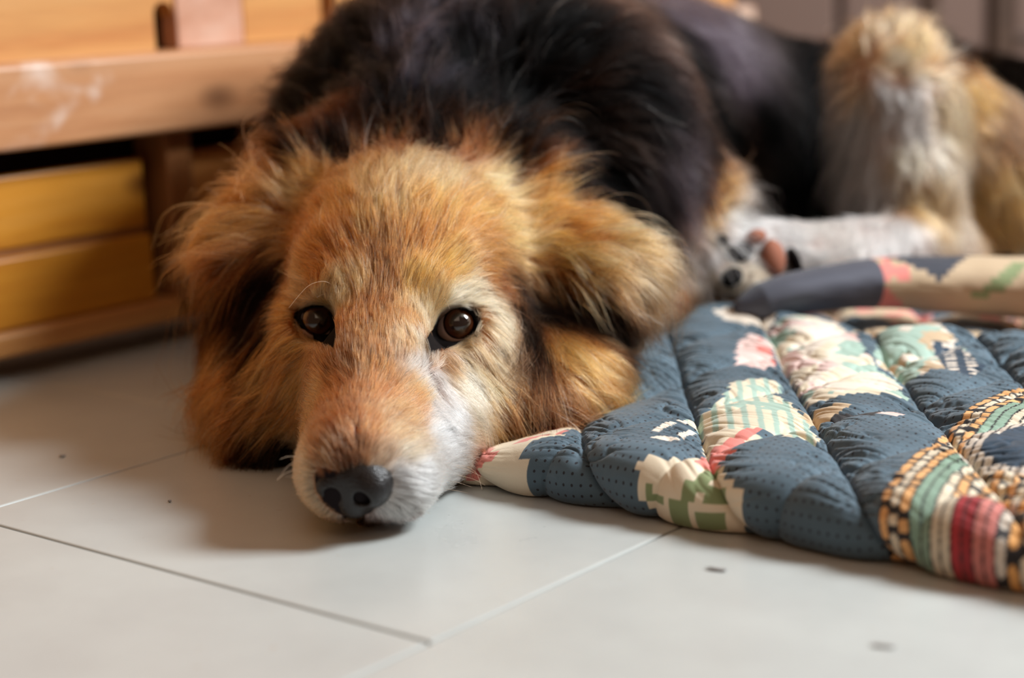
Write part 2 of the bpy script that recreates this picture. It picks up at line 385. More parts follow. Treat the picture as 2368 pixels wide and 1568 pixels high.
    D.S = np.maximum(D.S, (.002+.033*onrug*mat_press(ug, vg))-Zg).astype(np.float32)
    return D
D = dog_shape()
DP, DF = D.mesh()
_in = D.S < 0; _low = np.where(_in.any(2), D.gx[2][_in.argmax(2)]-D.d, 9.0)               # how low the body hangs over each spot
def body_floor(p):
    i = np.clip(np.round((p[..., :2]-D.g0[:2])/D.d).astype(int), 1, D.n[:2]-2); r = 9.0
    for a in (-1, 0, 1):
        for b in (-1, 0, 1): r = np.minimum(r, _low[i[..., 0]+a, i[..., 1]+b])
    return r
# ------------------------------------------------------------------ quilted floor mat
def vnoise(x, y, seed):
    """smooth 2-D value noise in 0..1"""
    r = np.random.default_rng(seed); tab = r.random((64, 64))
    xi, yi = np.floor(x).astype(int), np.floor(y).astype(int); fx, fy = x-xi, y-yi
    fx = fx*fx*(3-2*fx); fy = fy*fy*(3-2*fy)
    g = lambda i, j: tab[i % 64, j % 64]
    return (g(xi, yi)*(1-fx)+g(xi+1, yi)*fx)*(1-fy) + (g(xi, yi+1)*(1-fx)+g(xi+1, yi+1)*fx)*fy
RUGR, RUGV, RUGZ = 0.0135, 0.660, 0.027
C_BASE, C_CREAM, C_MINT, C_GREEN = linv((72, 93, 106)), linv((222, 208, 182)), linv((160, 186, 172)), linv((128, 142, 98))
C_PINK, C_RED, C_ORANGE, C_INK, C_NAVY = linv((216, 128, 118)), linv((164, 36, 44)), linv((222, 168, 108)), linv((26, 22, 24)), linv((34, 58, 78))
C_WHITE, C_TAN, C_BLUSH = linv((228, 216, 200)), linv((196, 172, 140)), linv((226, 196, 188))

def in_poly(x, y, poly):
    ins = np.zeros(x.shape, bool); n = len(poly)
    for i in range(n):
        (x0, y0), (x1, y1) = poly[i], poly[(i+1) % n]
        c = ((y0 > y) != (y1 > y)) & (x < (x1-x0)*(y-y0)/((y1-y0) or 1e-9)+x0)
        ins ^= c
    return ins

def print_colour(u, e):
    """the woven-look floral print: stepped patches, dashes and stripe bands on slate blue"""
    col = np.tile(C_BASE, u.shape+(1,)).astype(float)
    streak = vnoise(u*26, e*120, 3)[..., None]; col *= 0.82+0.42*streak
    st = 0.0034
    uq, eq = np.round(u/st)*st, np.round(e/st)*st                      # stepped edges, as in cross-stitch
    def patch(poly, c, q=True): 
        m = in_poly(uq if q else u, eq if q else e, poly); col[m] = c; return m
    def blocks(m, c, seed, f=1.0, thr=0.62):
        k = vnoise(uq/0.0085*f, eq/0.0085*f, seed) > thr; col[m & k] = c
    m = patch([(-.66, 0), (-.5246, 0), (-.5246, .0156), (-.5257, .0276), (-.5319, .03), (-.5283, .0528), (-.5418, .0899), (-.585, .10), (-.66, .08)], C_CREAM)
    blocks(m, C_PINK, 11, 0.8, 0.6)
    for poly in ([(-.479, .062), (-.486, .088), (-.482, .088), (-.475, .062)], [(-.4835, .090), (-.483, .101), (-.476, .099), (-.478, .090)],
                 [(-.4675, .064), (-.471, .084), (-.467, .084), (-.463, .064)], [(-.474, .053), (-.472, .058), (-.462, .061), (-.463, .055)]):
        patch(poly, C_WHITE, False)
    m = patch([(-.4625, .0306), (-.4598, .036), (-.4432, .039), (-.4404, .056), (-.432, .062), (-.428, .040), (-.4135, .031), (-.4065, .0295), (-.4065, .0242), (-.4091, 0), (-.4500, 0), (-.4500, .010), (-.4608, .0185)], C_CREAM)
    for a, b, c, d in [(-.4572, -.4530, .019, .026), (-.4530, -.4470, .017, .0205), (-.4380, -.4180, .022, .029), (-.4330, -.4260, .029, .040), (-.4420, -.4330, .013, .0215), (-.4300, -.4160, .012, .019), (-.4440, -.4180, .000, .010)]:
        col[m & (uq > a) & (uq < b) & (eq > c) & (eq < d)] = C_GREEN
    col[m & (uq > -.431) & (uq < -.4255) & (eq > .0215) & (eq < .0265)] = C_CREAM
    m = patch([(-.484, .098), (-.487, .1344), (-.4985, .165), (-.489, .185), (-.477, .180), (-.470, .155), (-.4468, .1404), (-.4075, .0971), (-.418, .085), (-.4358, .0938), (-.4325, .060), (-.4300, .0440), (-.437, .045), (-.4643, .0815)], C_CREAM)
    fan = np.sin((u*0.8+e*0.55)*900) > 0.25; col[m & fan & (e > .085)] = C_MINT
    blocks(m & (e > .12), C_MINT, 12, 0.9, 0.66)
    patch([(-.440, .040), (-.446, .062), (-.442, .090), (-.4388, .0947), (-.4340, .070), (-.4274, .0393)], C_PINK)
    m = patch([(-.5243, .2073), (-.546, .2463), (-.5488, .265), (-.5309, .2546), (-.5047, .2183), (-.5077, .1985)], C_BLUSH); blocks(m, C_PINK, 17, 0.6, 0.72)
    patch([(-.5998, .3022), (-.5906, .3224), (-.5672, .3197), (-.556, .2962), (-.5822, .2893)], C_WHITE)
    m = patch([(-.5518, .2842), (-.553, .3250), (-.5224, .3160), (-.4734, .2607), (-.4079, .1888), (-.4322, .1799), (-.4502, .1589), (-.487, .2043), (-.5309, .2546)], C_MINT)
    blocks(m, C_WHITE, 13, 0.55, 0.5); blocks(m, C_BLUSH, 14, 0.5, 0.72); blocks(m, C_CREAM, 15, 0.9, 0.66)
    patch([(-.4449, .1415), (-.4300, .1550), (-.4249, .1532), (-.4250, .1316), (-.4286, .1216), (-.4350, .1250)], C_TAN)
    patch([(-.4245, .131), (-.404, .138), (-.398, .149), (-.4245, .141)], C_INK)
    patch([(-.4010, .139), (-.4030, .150), (-.393, .152), (-.392, .141)], C_BLUSH)
    m = patch([(-.4641, .2534), (-.4850, .3000), (-.4737, .330), (-.4662, .3308), (-.4198, .2783), (-.4181, .2435), (-.433, .2235)], C_TAN)
    blocks(m, C_MINT, 16, 0.8, 0.5); blocks(m, C_WHITE, 19, 0.8, 0.66)
    m = in_poly(u, e, [(-.4480, .2900), (-.4380, .2950), (-.4010, .2600), (-.3980, .2350), (-.4180, .2450)])
    col[m] = C_NAVY; dsh = (np.mod(u*0.9+e*0.5, .0105) < .0058) & (np.mod(e*0.9-u*0.5, .0080) < .0034); col[m & dsh] = C_WHITE
    m = patch([(-.4981, .2861), (-.5129, .334), (-.5009, .3552), (-.4694, .3153)], C_TAN, False)
    # print continues over the shaded rear of the mat
    rear = (e > .335); k = vnoise(uq/0.026, eq/0.026, 21); col[rear & (k > .52)] = C_TAN; col[rear & (k > .52) & (vnoise(uq/0.009, eq/0.009, 22) > .66)] = C_PINK
    col[rear & (k < .30)] = C_INK*1.6
    # stripe band of dashes at the right
    uL = np.interp(e, [0, .023, .079, .136, .18, .235, .27], [-.338, -.3405, -.354, -.3655, -.3735, -.3700, -.352])
    cw = .0047; ci = np.floor((u-uL)/cw).astype(int); cf = (u-uL)/cw-ci
    band = (ci >= 0) & (ci < 26) & (e < .240)
    col[band] = C_INK
    inner = np.abs(cf-.5) < .40
    def dash(cidx, c, per, ph, ln, extra=None):
        q = np.mod(e+ph, per); mm = band & (ci == cidx) & inner
        cap = 1-((np.abs(cf-.5)/.40)**2)*0.22
        mm = mm & (np.abs(q-ln/2) < ln/2*cap)
        if extra is not None: mm = mm & extra
        col[mm] = c
    for j in range(0, 26):
        mm = band & (ci == j) & inner
        if j in (0, 2):
            dash(j, C_ORANGE, .0205, .010*(j == 2), .0115); dash(j, C_ORANGE*.95, .0205, .010*(j == 2)-.0135, .0048)
        elif j == 1:
            dash(j, C_CREAM*.9, .0190, .006, .0105); dash(j, C_CREAM, .0190, .006-.0128, .0042)
        elif j in (3, 4): col[mm] = C_MINT*np.array([.62, .68, .60])*(.9+.1*(j == 3))
        elif j in (5, 6): col[mm] = C_CREAM*.8
        elif j in (7, 8): col[mm] = C_RED if j == 7 else C_RED*.8
        elif j in (9, 10): col[mm] = C_PINK*.75
        elif j == 11: dash(j, C_WHITE*.8, .016, .0, .0125)
        elif j in (12, 14): dash(j, C_ORANGE*np.array([1, .92, .7]), .0195, .006*j, .0145); 
        elif j in (13, 15): dash(j, C_CREAM, .0200, .004*j, .0155)
        else: dash(j, C_ORANGE if j % 2 else C_CREAM, .017, .005*j, .0125)
    up = band & (ci >= 5) & (e > .047+.0011*(ci-5)) & (e < .105)
    col[up] = C_INK
    for j in range(5, 26):
        q = np.mod(e+.0035*j, .0125); mm = up & (ci == j) & inner & (q < .0095)
        col[mm] = C_CREAM if j % 2 else C_ORANGE
    # blue oval with a pale feathered rim behind it
    ov = ((u+.312)/.030)**2 + ((e-.135)/.034)**2
    rim = (ov < 1.75) & (ov >= 1.0); col[rim] = C_WHITE*.8; col[rim & (np.abs(cf-.5) > .36)] = C_INK*2
    m = ov < 1.0; col[m] = C_NAVY*(0.7+.5*vnoise(u*300, e*300, 31)[..., None])[m]
    return col

def quilt_height(u, e):
    """puffs between the stitched seams, and gathered creases along them"""
    per = .0723; a = (u+.785*(e-.1176)+.4195)/per; da = np.abs(a-np.round(a))*per*.787
    per2 = .0640; b = (u-.30*(e-.0701)+.4377)/per2; db = np.abs(b-np.round(b))*per2*.958
    puff = (1-np.exp(-(da/.0075)**1.3))*(0.45+0.55*(1-np.exp(-(db/.0060)**1.3)))
    stitch = -.0026*np.exp(-(da/.0011)**2) - .0006*np.exp(-(db/.0009)**2)
    wx, wy = u*34+1.5*vnoise(u*20, e*20, 40), (e+.10*u)*210+4*vnoise(u*26, e*26, 41)
    r1 = 1-np.abs(2*vnoise(wx, wy, 42)-1); r2 = 1-np.abs(2*vnoise(wx*1.7, wy*1.6, 43)-1)
    near = np.exp(-(da/.017)**2)
    crease = (-.0055*r1**7-.0026*r2**6+.0012*(vnoise(wx, wy*.5, 45)-.5))*near*np.clip((e-.02)/.03, 0, 1)
    return .0058*puff + stitch + crease + .0016*(vnoise(u*45, e*70, 44)-.5)

def print_mat(name):
    q = NT(name); at = q.n('ShaderNodeAttribute', attribute_name='print')
    uv = q.n('ShaderNodeUVMap'); sep = q.n('ShaderNodeSeparateXYZ'); q.l(uv, 0, sep, 0)
    # rows of tiny dark pin dots across the slate cloth
    def cell(out):
        d = q.n('ShaderNodeMath', operation='DIVIDE'); q.l(sep, out, d, 0); d.inputs[1].default_value = .0044
        fr = q.n('ShaderNodeMath', operation='FRACT'); q.l(d, 0, fr, 0)
        s = q.n('ShaderNodeMath', operation='SUBTRACT'); q.l(fr, 0, s, 0); s.inputs[1].default_value = 0.5
        p = q.n('ShaderNodeMath', operation='POWER'); q.l(s, 0, p, 0); p.inputs[1].default_value = 2; return p
    a, b = cell(0), cell(1)
    s = q.n('ShaderNodeMath', operation='ADD'); q.l(a, 0, s, 0); q.l(b, 0, s, 1)
    lt = q.n('ShaderNodeMath', operation='LESS_THAN'); q.l(s, 0, lt, 0); lt.inputs[1].default_value = .021
    pl = q.n('ShaderNodeAttribute', attribute_name='plain'); mu = q.n('ShaderNodeMath', operation='MULTIPLY'); q.l(lt, 0, mu, 0); q.l(pl, 'Fac', mu, 1)
    mx = q.n('ShaderNodeMix', data_type='RGBA'); q.l(mu, 0, mx, 0); q.l(at, 'Color', mx, 6); mx.inputs[7].default_value = lin(24, 26, 34)
    q.l(mx, 2, q.b, 'Base Color'); q.b.inputs['Roughness'].default_value = 0.75; q.b.inputs['Sheen Weight'].default_value = 0.15
    wv = q.n('ShaderNodeTexNoise', i_Scale=1800.0, i_Detail=1.0); q.l(uv, 0, wv, 'Vector')
    bp = q.n('ShaderNodeBump', i_Strength=0.25, i_Distance=0.0003); q.l(wv, 'Fac', bp, 'Height'); q.l(bp, 'Normal', q.b, 'Normal')
    return q.m
PRINT = print_mat('slate_floral_print')

def grid_faces(nu, nv):
    i = np.arange(nu-1)[:, None]*nv + np.arange(nv-1)[None, :]
    return np.stack([i, i+nv, i+nv+1, i+1], -1).reshape(-1, 4)
def set_print(o, col, plain, u, e):
    me = o.data; n = len(me.vertices)
    c = np.ones((n, 4), np.float32); c[:, :3] = col.reshape(-1, 3)
    at = me.attributes.new('print', 'FLOAT_COLOR', 'POINT'); at.data.foreach_set('color', c.ravel())
    at = me.attributes.new('plain', 'FLOAT', 'POINT'); at.data.foreach_set('value', plain.ravel().astype(np.float32))
    uv = me.uv_layers.new(name='UVMap'); li = np.empty(len(me.loops), np.int32); me.loops.foreach_get('vertex_index', li)
    w = np.stack([u.ravel(), e.ravel()], 1)[li].astype(np.float32); uv.data.foreach_set('uv', w.ravel())

def build_quilt():
    root = empty('quilted_mat', UV(-.36, .80, 0))
    tag(root, 'slate blue quilted floor mat with floral and dashed stripe print under the dog', 'mat')
    base = np.array(root.location)
    us = np.concatenate([np.arange(-.665, -.25, .00062), np.arange(-.25, -.02, .004)]); es = np.concatenate([np.arange(0, .045, .0006), np.arange(.045, .36, .00085), np.arange(.36, .64, .003)])
    u, e = np.meshgrid(us, es, indexing='ij')
    th = np.clip(e/RUGR, 0, np.pi)-np.pi/2
    on_top = np.clip(e-np.pi*RUGR, 0, None)
    h = quilt_height(u, e)*np.clip(e/.012, 0, 1)
    r = RUGR
    v = RUGV-(r+h)*np.cos(th)*(e < np.pi*r)+on_top; z = r+(r+h)*np.sin(th)
    v = v + .004*(vnoise(u*9, e*0+2, 5)-.5)*np.exp(-e/.05)
    # a low swell towards the crumpled rear, then a dip before the fold
    bump = np.exp(-((v-.915-.03*np.sin(u*40))/.035)**2)
    z = z + .006*bump + .004*(vnoise(u*14, v*14, 6)-.3)*np.clip((v-.70)/.1, 0, 1) - .012*np.clip((v-.945)/.03, 0, 1)
    # rounded left end
    ul = -.594-.25*(v-.66)
    dl = np.clip((u-ul)/.02, 0, 1); z = z*np.sqrt(1-(1-dl)**2); up = np.maximum(u, ul)
    z = np.maximum(z, .0008)
    z = z*mat_press(up, v)
    xy = UD*up[..., None] + VD*v[..., None]; z = np.minimum(z, np.maximum(body_floor(xy)-.0012, .0008))   # pressed down under the dog
    V = UD*up[..., None] + VD*v[..., None] + np.array([0, 0, 1.0])*z[..., None] - base
    o = mesh_np('quilted_top', V.reshape(-1, 3), grid_faces(len(us), len(es)), PRINT, root)
    col = print_colour(u, e); plain_m = (np.abs(col-C_BASE).sum(-1) < .17)
    set_print(o, col, plain_m, u, e)
    # underside, a thin flat lining just clear of the tiles
    a = [UV(-.590, .672, .0015)-base, UV(-.03, .672, .0015)-base, UV(-.03, 1.23, .0015)-base, UV(-.655, 1.23, .0015)-base]
    mesh_np('lining', a, [[0, 1, 2, 3]], plain('dark_lining', lin(60, 62, 72), 0.9), root)
    # the rear edge folded up into a soft roll
    key = [(1690, 716, 1.085, .0085), (1740, 704, 1.088, .011), (1810, 684, 1.092, .0125), (1900, 668, 1.098, .014), (1990, 657, 1.105, .0148), (2090, 654, 1.110, .0162), (2220, 660, 1.112, .018), (2368, 666, 1.108, .0195), (2520, 664, 1.095, .020)]
    kp = np.array([Py(a, b, y) for a, b, y, _ in key]); kr = np.array([k[3] for k in key])
    s = np.concatenate([[0], np.cumsum(np.linalg.norm(np.diff(kp, axis=0), axis=1))])
    ss = np.arange(0, s[-1], .0010); aa = np.linspace(0, 2*np.pi, 128)
    sm = lambda y: np.convolve(np.pad(np.interp(ss, s, y), 14, mode='edge'), np.hanning(29)/np.hanning(29).sum(), 'valid')
    C = np.stack([sm(kp[:, i]) for i in range(3)], 1); Rr = sm(kr)
    T = np.gradient(C, axis=0); T /= np.linalg.norm(T, axis=1)[:, None]
    N = np.cross(T, [0, 0, 1.0]); N /= np.linalg.norm(N, axis=1)[:, None]; B = np.cross(N, T)
    S, A = np.meshgrid(ss, aa, indexing='ij')
    ca, sa = np.cos(A), np.sin(A)
    rr = Rr[:, None]*(1+.06*(vnoise(S*30, A*1.2+4, 51)-.5)+.03*(vnoise(S*90, A*3, 52)-.5))
    rr = rr*np.sqrt(np.clip(np.minimum(S/.02, 1), .05, 1))
    pos = C[:, None, :] + N[:, None, :]*(1.25*rr*ca)[..., None] + B[:, None, :]*(rr*(sa+.16*ca*ca))[..., None]
    o = mesh_np('folded_edge', (pos-base).reshape(-1, 3), grid_faces(len(ss), len(aa)), PRINT, root)
    S2 = S; arc = np.where(A > np.pi, A-2*np.pi, A)*.017
    st = .0042; sq, aq = np.round(S2/st)*st, np.round(arc/st)*st
    col = np.tile(linv((70, 72, 84)), S.shape+(1,)).astype(float)*(0.85+.3*vnoise(S*40, A*2, 53)[..., None])
    f0 = np.interp(2015, [k[0] for k in key], s); f1 = np.interp(2368, [k[0] for k in key], s)
    m = sq > f0; col[m] = C_TAN*.9
    mid = (f0+f1)/2
    m2 = m & (np.abs(sq-(f0+.036)) < (aq-.001)*1.05) & (aq > .003); col[m2] = linv((46, 50, 62))
    d = sq-(f0+.080)-1.2*(aq-.006); m3 = m & (np.abs(d) < .0066) & (np.abs(aq-.006) < .013); col[m3] = C_GREEN
    m4 = m & (sq < f0+.018) & (vnoise(sq*120, aq*120, 54) > .52); col[m4] = C_PINK
    set_print(o, col, np.zeros_like(S), S, arc)
build_quilt()
# coat map: pixel where the spot shows, lie of the hair there, length in mm, lift, colour at the tips, region
T1, T2, T3, RU, WH, CR, BK, DB, BR = (206, 128, 66), (224, 158, 104), (184, 108, 52), (178, 110, 68), (248, 240, 232), (240, 204, 172), (8, 8, 11), (44, 30, 23), (122, 74, 40)
COAT = [
 # muzzle
 (800, 1050, -.2, -1, 6, .3, (110, 72, 50), 'face'), (850, 1040, .2, -1, 6, .3, (140, 96, 70), 'face'), (880, 1060, .4, -.9, 6, .3, (190, 160, 140), 'face'), (860, 990, .4, -.9, 8, .3, RU, 'face'), (800, 980, -.5, -.85, 8, .3, (166, 102, 64), 'face'),
 (760, 1040, -.7, -.5, 7, .3, (176, 124, 90), 'face'), (780, 910, -.5, -.8, 9, .3, RU, 'face'), (880, 900, .4, -.9, 9, .3, RU, 'face'), (860, 840, .1, -1, 9, .3, RU, 'face'), (930, 960, .8, -.5, 9, .3, (196, 138, 96), 'face'),
 (960, 900, .7, -.6, 9, .3, (196, 134, 92), 'face'), (950, 1040, 1, -.2, 9, .3, (218, 190, 164), 'face'), (920, 1110, 1, .1, 8, .25, WH, 'face'), (980, 1100, 1, .1, 9, .25, WH, 'face'), (1030, 1040, .9, -.1, 10, .25, WH, 'face'),
 (1000, 1150, .9, .4, 8, .25, WH, 'face'), (920, 1180, .6, .8, 7, .25, (214, 206, 200), 'face'), (870, 1214, .2, 1, 4, .25, (64, 52, 48), 'face'), (780, 1207, -.1, 1, 4, .25, (72, 56, 48), 'face'), (945, 1202, .5, .9, 5, .25, (120, 108, 102), 'face'), (885, 1190, .4, .9, 6, .25, (160, 146, 138), 'face'), (725, 1175, -.3, 1, 4, .25, CR, 'face'),
 (708, 1110, -.8, .1, 5, .2, CR, 'face'), (704, 1020, -.8, -.2, 6, .2, (214, 172, 134), 'face'), (730, 940, -.7, -.6, 9, .3, (200, 146, 100), 'face'), (1050, 980, .8, .2, 12, .25, WH, 'face'),
 # under the eyes and cheeks
 (1035, 840, .4, .9, 10, .3, (176, 126, 92), 'face'), (990, 880, .3, .95, 9, .3, (232, 216, 200), 'face'), (975, 845, -.1, -1, 7, .3, (226, 206, 184), 'face'), (1010, 940, .6, .75, 11, .3, (236, 222, 208), 'face'), (1080, 900, .6, .8, 15, .3, (232, 204, 176), 'face'), (1120, 840, .6, .8, 17, .3, (212, 158, 112), 'face'),
 (1140, 780, .5, .85, 16, .3, (216, 166, 124), 'face'), (1100, 990, .7, .7, 16, .3, (226, 196, 166), 'face'), (1150, 920, .5, .85, 20, .3, T2, 'face'), (1130, 1020, .6, .8, 16, .3, T1, 'ruff'),
 (1000, 705, .2, -.95, 7, .3, (210, 158, 108), 'face'), (1055, 690, .9, -.4, 9, .3, (240, 204, 170), 'face'), (1115, 690, .9, .25, 12, .3, (238, 200, 164), 'face'), (1150, 735, .6, .8, 14, .3, (232, 186, 146), 'face'), (1130, 640, .9, .2, 14, .3, T3, 'face'), (985, 735, -.2, -1, 6, .35, (196, 162, 126), 'face'), (950, 800, -.3, -.95, 7, .3, (196, 132, 86), 'face'), (945, 740, -.1, -1, 7, .3, (184, 118, 70), 'face'), (820, 740, 0, -1, 8, .3, (176, 108, 60), 'face'), (978, 805, -.4, -.9, 6, .3, (214, 184, 156), 'face'), (965, 925, .6, -.7, 9, .3, (190, 120, 74), 'face'), (990, 925, .4, .6, 9, .3, (206, 160, 124), 'face'), (930, 1010, 1, -.2, 8, .3, (204, 152, 112), 'face'), (870, 1050, .6, -.7, 6, .3, (180, 140, 116), 'face'),
 (705, 685, -.85, -.3, 9, .3, (204, 152, 108), 'face'), (660, 720, -.9, .2, 12, .3, T1, 'face'), (665, 790, -.7, .7, 13, .3, T1, 'face'), (725, 830, -.4, .9, 10, .3, (150, 100, 62), 'face'), (690, 880, -.7, .65, 16, .3, T1, 'face'), (655, 940, -.8, .5, 22, .3, T3, 'ruff'), (785, 800, -.1, -1, 7, .3, (140, 96, 62), 'face'), (765, 690, -.3, -.9, 8, .3, (222, 168, 116), 'face'),
 # forehead and crown
 (860, 760, 0, -1, 9, .3, (166, 104, 58), 'face'), (905, 650, .05, -1, 11, .3, (122, 76, 40), 'face'), (890, 590, .05, -1, 12, .3, (124, 78, 38), 'face'), (885, 540, 0, -1, 14, .3, (140, 90, 46), 'face'), (870, 700, 0, -1, 10, .3, (140, 88, 46), 'face'), (960, 560, .3, -.95, 15, .3, T3, 'face'), (800, 560, -.4, -.9, 15, .3, T3, 'face'), (870, 520, 0, -1, 16, .3, T1, 'face'), (810, 650, -.4, -.9, 10, .3, (200, 136, 82), 'face'), (740, 630, -.7, -.7, 13, .3, T3, 'face'), (960, 650, .4, -.9, 10, .3, (196, 130, 66), 'face'), (1040, 620, .7, -.7, 13, .3, (196, 132, 66), 'face'),
 (1130, 600, .9, -.1, 18, .3, (190, 122, 62), 'face'), (1150, 660, .8, .6, 18, .3, BR, 'face'), (700, 560, -.8, -.6, 18, .3, T3, 'face'), (800, 470, -.4, -.9, 20, .35, T1, 'face'), (900, 440, 0, -1, 20, .35, T2, 'face'), (1000, 480, .3, -.9, 20, .35, T1, 'face'), (1100, 500, .7, -.5, 22, .35, T1, 'face'), (1000, 405, .1, -1, 22, .4, (226, 168, 120), 'face'), (860, 425, -.2, -1, 20, .35, T2, 'face'),
 (1180, 440, .6, -.7, 26, .4, (226, 168, 116), 'face'), (720, 430, -.6, -.7, 26, .4, T1, 'face'), (1190, 560, .8, .2, 28, .35, (222, 164, 108), 'face'),
 # nape
 (900, 350, -.1, -1, 26, .45, (124, 72, 34), 'coat'), (1080, 350, .2, -1, 26, .45, (124, 72, 34), 'coat'), (760, 345, -.4, -.9, 28, .5, (30, 20, 15), 'coat'), (900, 265, -.1, -1, 34, .5, BK, 'coat'), (1010, 318, 0, -1, 32, .5, (40, 26, 18), 'coat'), (1100, 262, .2, -1, 34, .5, BK, 'coat'), (720, 290, -.5, -.8, 34, .5, BK, 'coat'), (1220, 310, .6, -.7, 34, .5, BK, 'coat'), (610, 330, -.7, -.5, 34, .5, BK, 'coat'), (600, 390, -.9, -.3, 28, .45, (160, 104, 60), 'earL'), (690, 400, -.7, -.6, 26, .45, T1, 'earL'), (1250, 420, .8, -.5, 28, .45, T1, 'earR'), (1230, 370, .6, -.7, 28, .5, (26, 18, 15), 'coat'), (1320, 430, .7, -.5, 28, .5, BK, 'coat'), (660, 350, -.7, -.6, 30, .5, BK, 'coat'), (1000, 215, 0, -1, 38, .5, BK, 'coat'),
 # black back and shoulder; the bluish greys are sheen painted into the coat
 (900, 180, -.1, -1, 42, .4, BK, 'coat'), (1060, 130, .05, -1, 42, .4, BK, 'coat'), (960, 110, 0, -1, 42, .4, (58, 60, 68), 'coat'), (990, 190, 0, -1, 40, .4, (50, 52, 60), 'coat'), (740, 230, -.6, -.6, 38, .4, BK, 'coat'), (820, 120, -.5, -.8, 40, .4, BK, 'coat'), (1200, 220, .5, -.7, 40, .4, BK, 'coat'), (1300, 300, .7, -.2, 38, .4, BK, 'coat'), (1400, 420, .6, .6, 36, .4, BK, 'coat'), (1300, 100, .6, -.4, 42, .4, BK, 'coat'), (1570, 400, .4, .9, 36, .4, (66, 68, 76), 'coat'), (1530, 460, .4, .9, 36, .4, BK, 'coat'), (1590, 480, .4, .9, 34, .4, (60, 62, 72), 'coat'), (1500, 250, .7, .4, 40, .4, BK, 'coat'),
 (1640, 90, .7, .5, 36, .35, (62, 60, 68), 'coat'), (1700, 170, .6, .7, 36, .35, (44, 40, 46), 'coat'), (1750, 250, .4, .9, 34, .35, BK, 'coat'), (1830, 420, .2, 1, 34, .35, BK, 'coat'), (1860, 300, .2, 1, 30, .3, BK, 'coat'), (1850, 400, .2, 1, 30, .3, BK, 'coat'), (1870, 220, .4, .9, 30, .3, BK, 'coat'), (1840, 470, .2, 1, 30, .3, BK, 'coat'), (1600, 250, .6, .7, 36, .4, BK, 'coat'), (1620, 350, .5, .85, 36, .4, BK, 'coat'), (1590, 150, .7, .5, 36, .4, (20, 19, 22), 'coat'), (1600, 440, .5, .85, 32, .4, (22, 20, 24), 'coat'), (1870, 150, .8, .4, 34, .35, BK, 'coat'), (1500, 540, .4, .9, 34, .4, BK, 'coat'), (2300, 190, .85, .5, 30, .3, BK, 'coat'), (2200, 110, .85, .4, 30, .3, BK, 'coat'), (1650, 350, .4, .9, 36, .4, BK, 'coat'),
 (1620, 500, .9, -.2, 36, .5, (206, 138, 72), 'leg'), (1660, 455, .8, -.5, 34, .5, (196, 124, 60), 'leg'), (1630, 560, .5, .6, 28, .4, (180, 112, 58), 'leg'), (1600, 640, .3, .9, 30, .4, (136, 92, 62), 'leg'), (1570, 720, .3, .9, 24, .4, BR, 'leg'),
 # right ear
 (1250, 480, .8, -.4, 26, 0.54, T1, 'earR'), (1340, 520, 1, -.1, 33, 0.54, T1, 'earR'), (1430, 580, 1, .15, 31, 0.54, T2, 'earR'), (1470, 660, .6, .8, 23, 0.41, (206, 150, 104), 'earR'), (1300, 600, .9, .35, 31, 0.54, (206, 138, 72), 'earR'), (1220, 620, .4, .9, 31, 0.54, T2, 'earR'), (1370, 660, .85, .5, 26, 0.54, (176, 120, 66), 'earR'),
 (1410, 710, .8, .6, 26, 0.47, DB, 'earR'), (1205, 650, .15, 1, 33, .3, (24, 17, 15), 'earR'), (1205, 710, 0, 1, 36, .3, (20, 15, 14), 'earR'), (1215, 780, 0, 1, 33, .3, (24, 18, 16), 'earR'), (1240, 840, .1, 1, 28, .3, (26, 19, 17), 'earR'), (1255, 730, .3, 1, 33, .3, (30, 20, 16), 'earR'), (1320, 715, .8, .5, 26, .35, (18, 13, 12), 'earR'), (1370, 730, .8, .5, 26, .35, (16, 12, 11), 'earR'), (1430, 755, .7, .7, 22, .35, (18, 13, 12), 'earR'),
 (1300, 820, .8, .4, 30, .4, (190, 130, 68), 'ruff'), (1370, 860, 1, .25, 28, .4, T1, 'ruff'), (1270, 925, .8, .45, 30, .35, (104, 64, 36), 'ruff'), (1190, 950, .5, .75, 26, .35, (150, 90, 46), 'ruff'), (1230, 985, .7, .6, 26, .35, DB, 'ruff'),
 # left ear and ruff; blacks below the ear mix black hair and painted ear shadow
 (650, 440, -.9, -.3, 35, 0.54, T2, 'earL'), (590, 490, -1, 0, 40, 0.54, T1, 'earL'), (540, 540, -1, .15, 38, 0.54, T1, 'earL'), (600, 600, -.9, .4, 38, 0.54, T1, 'earL'), (530, 620, -.75, .6, 32, 0.54, BR, 'earL'), (620, 660, -.6, .8, 38, 0.54, DB, 'earL'),
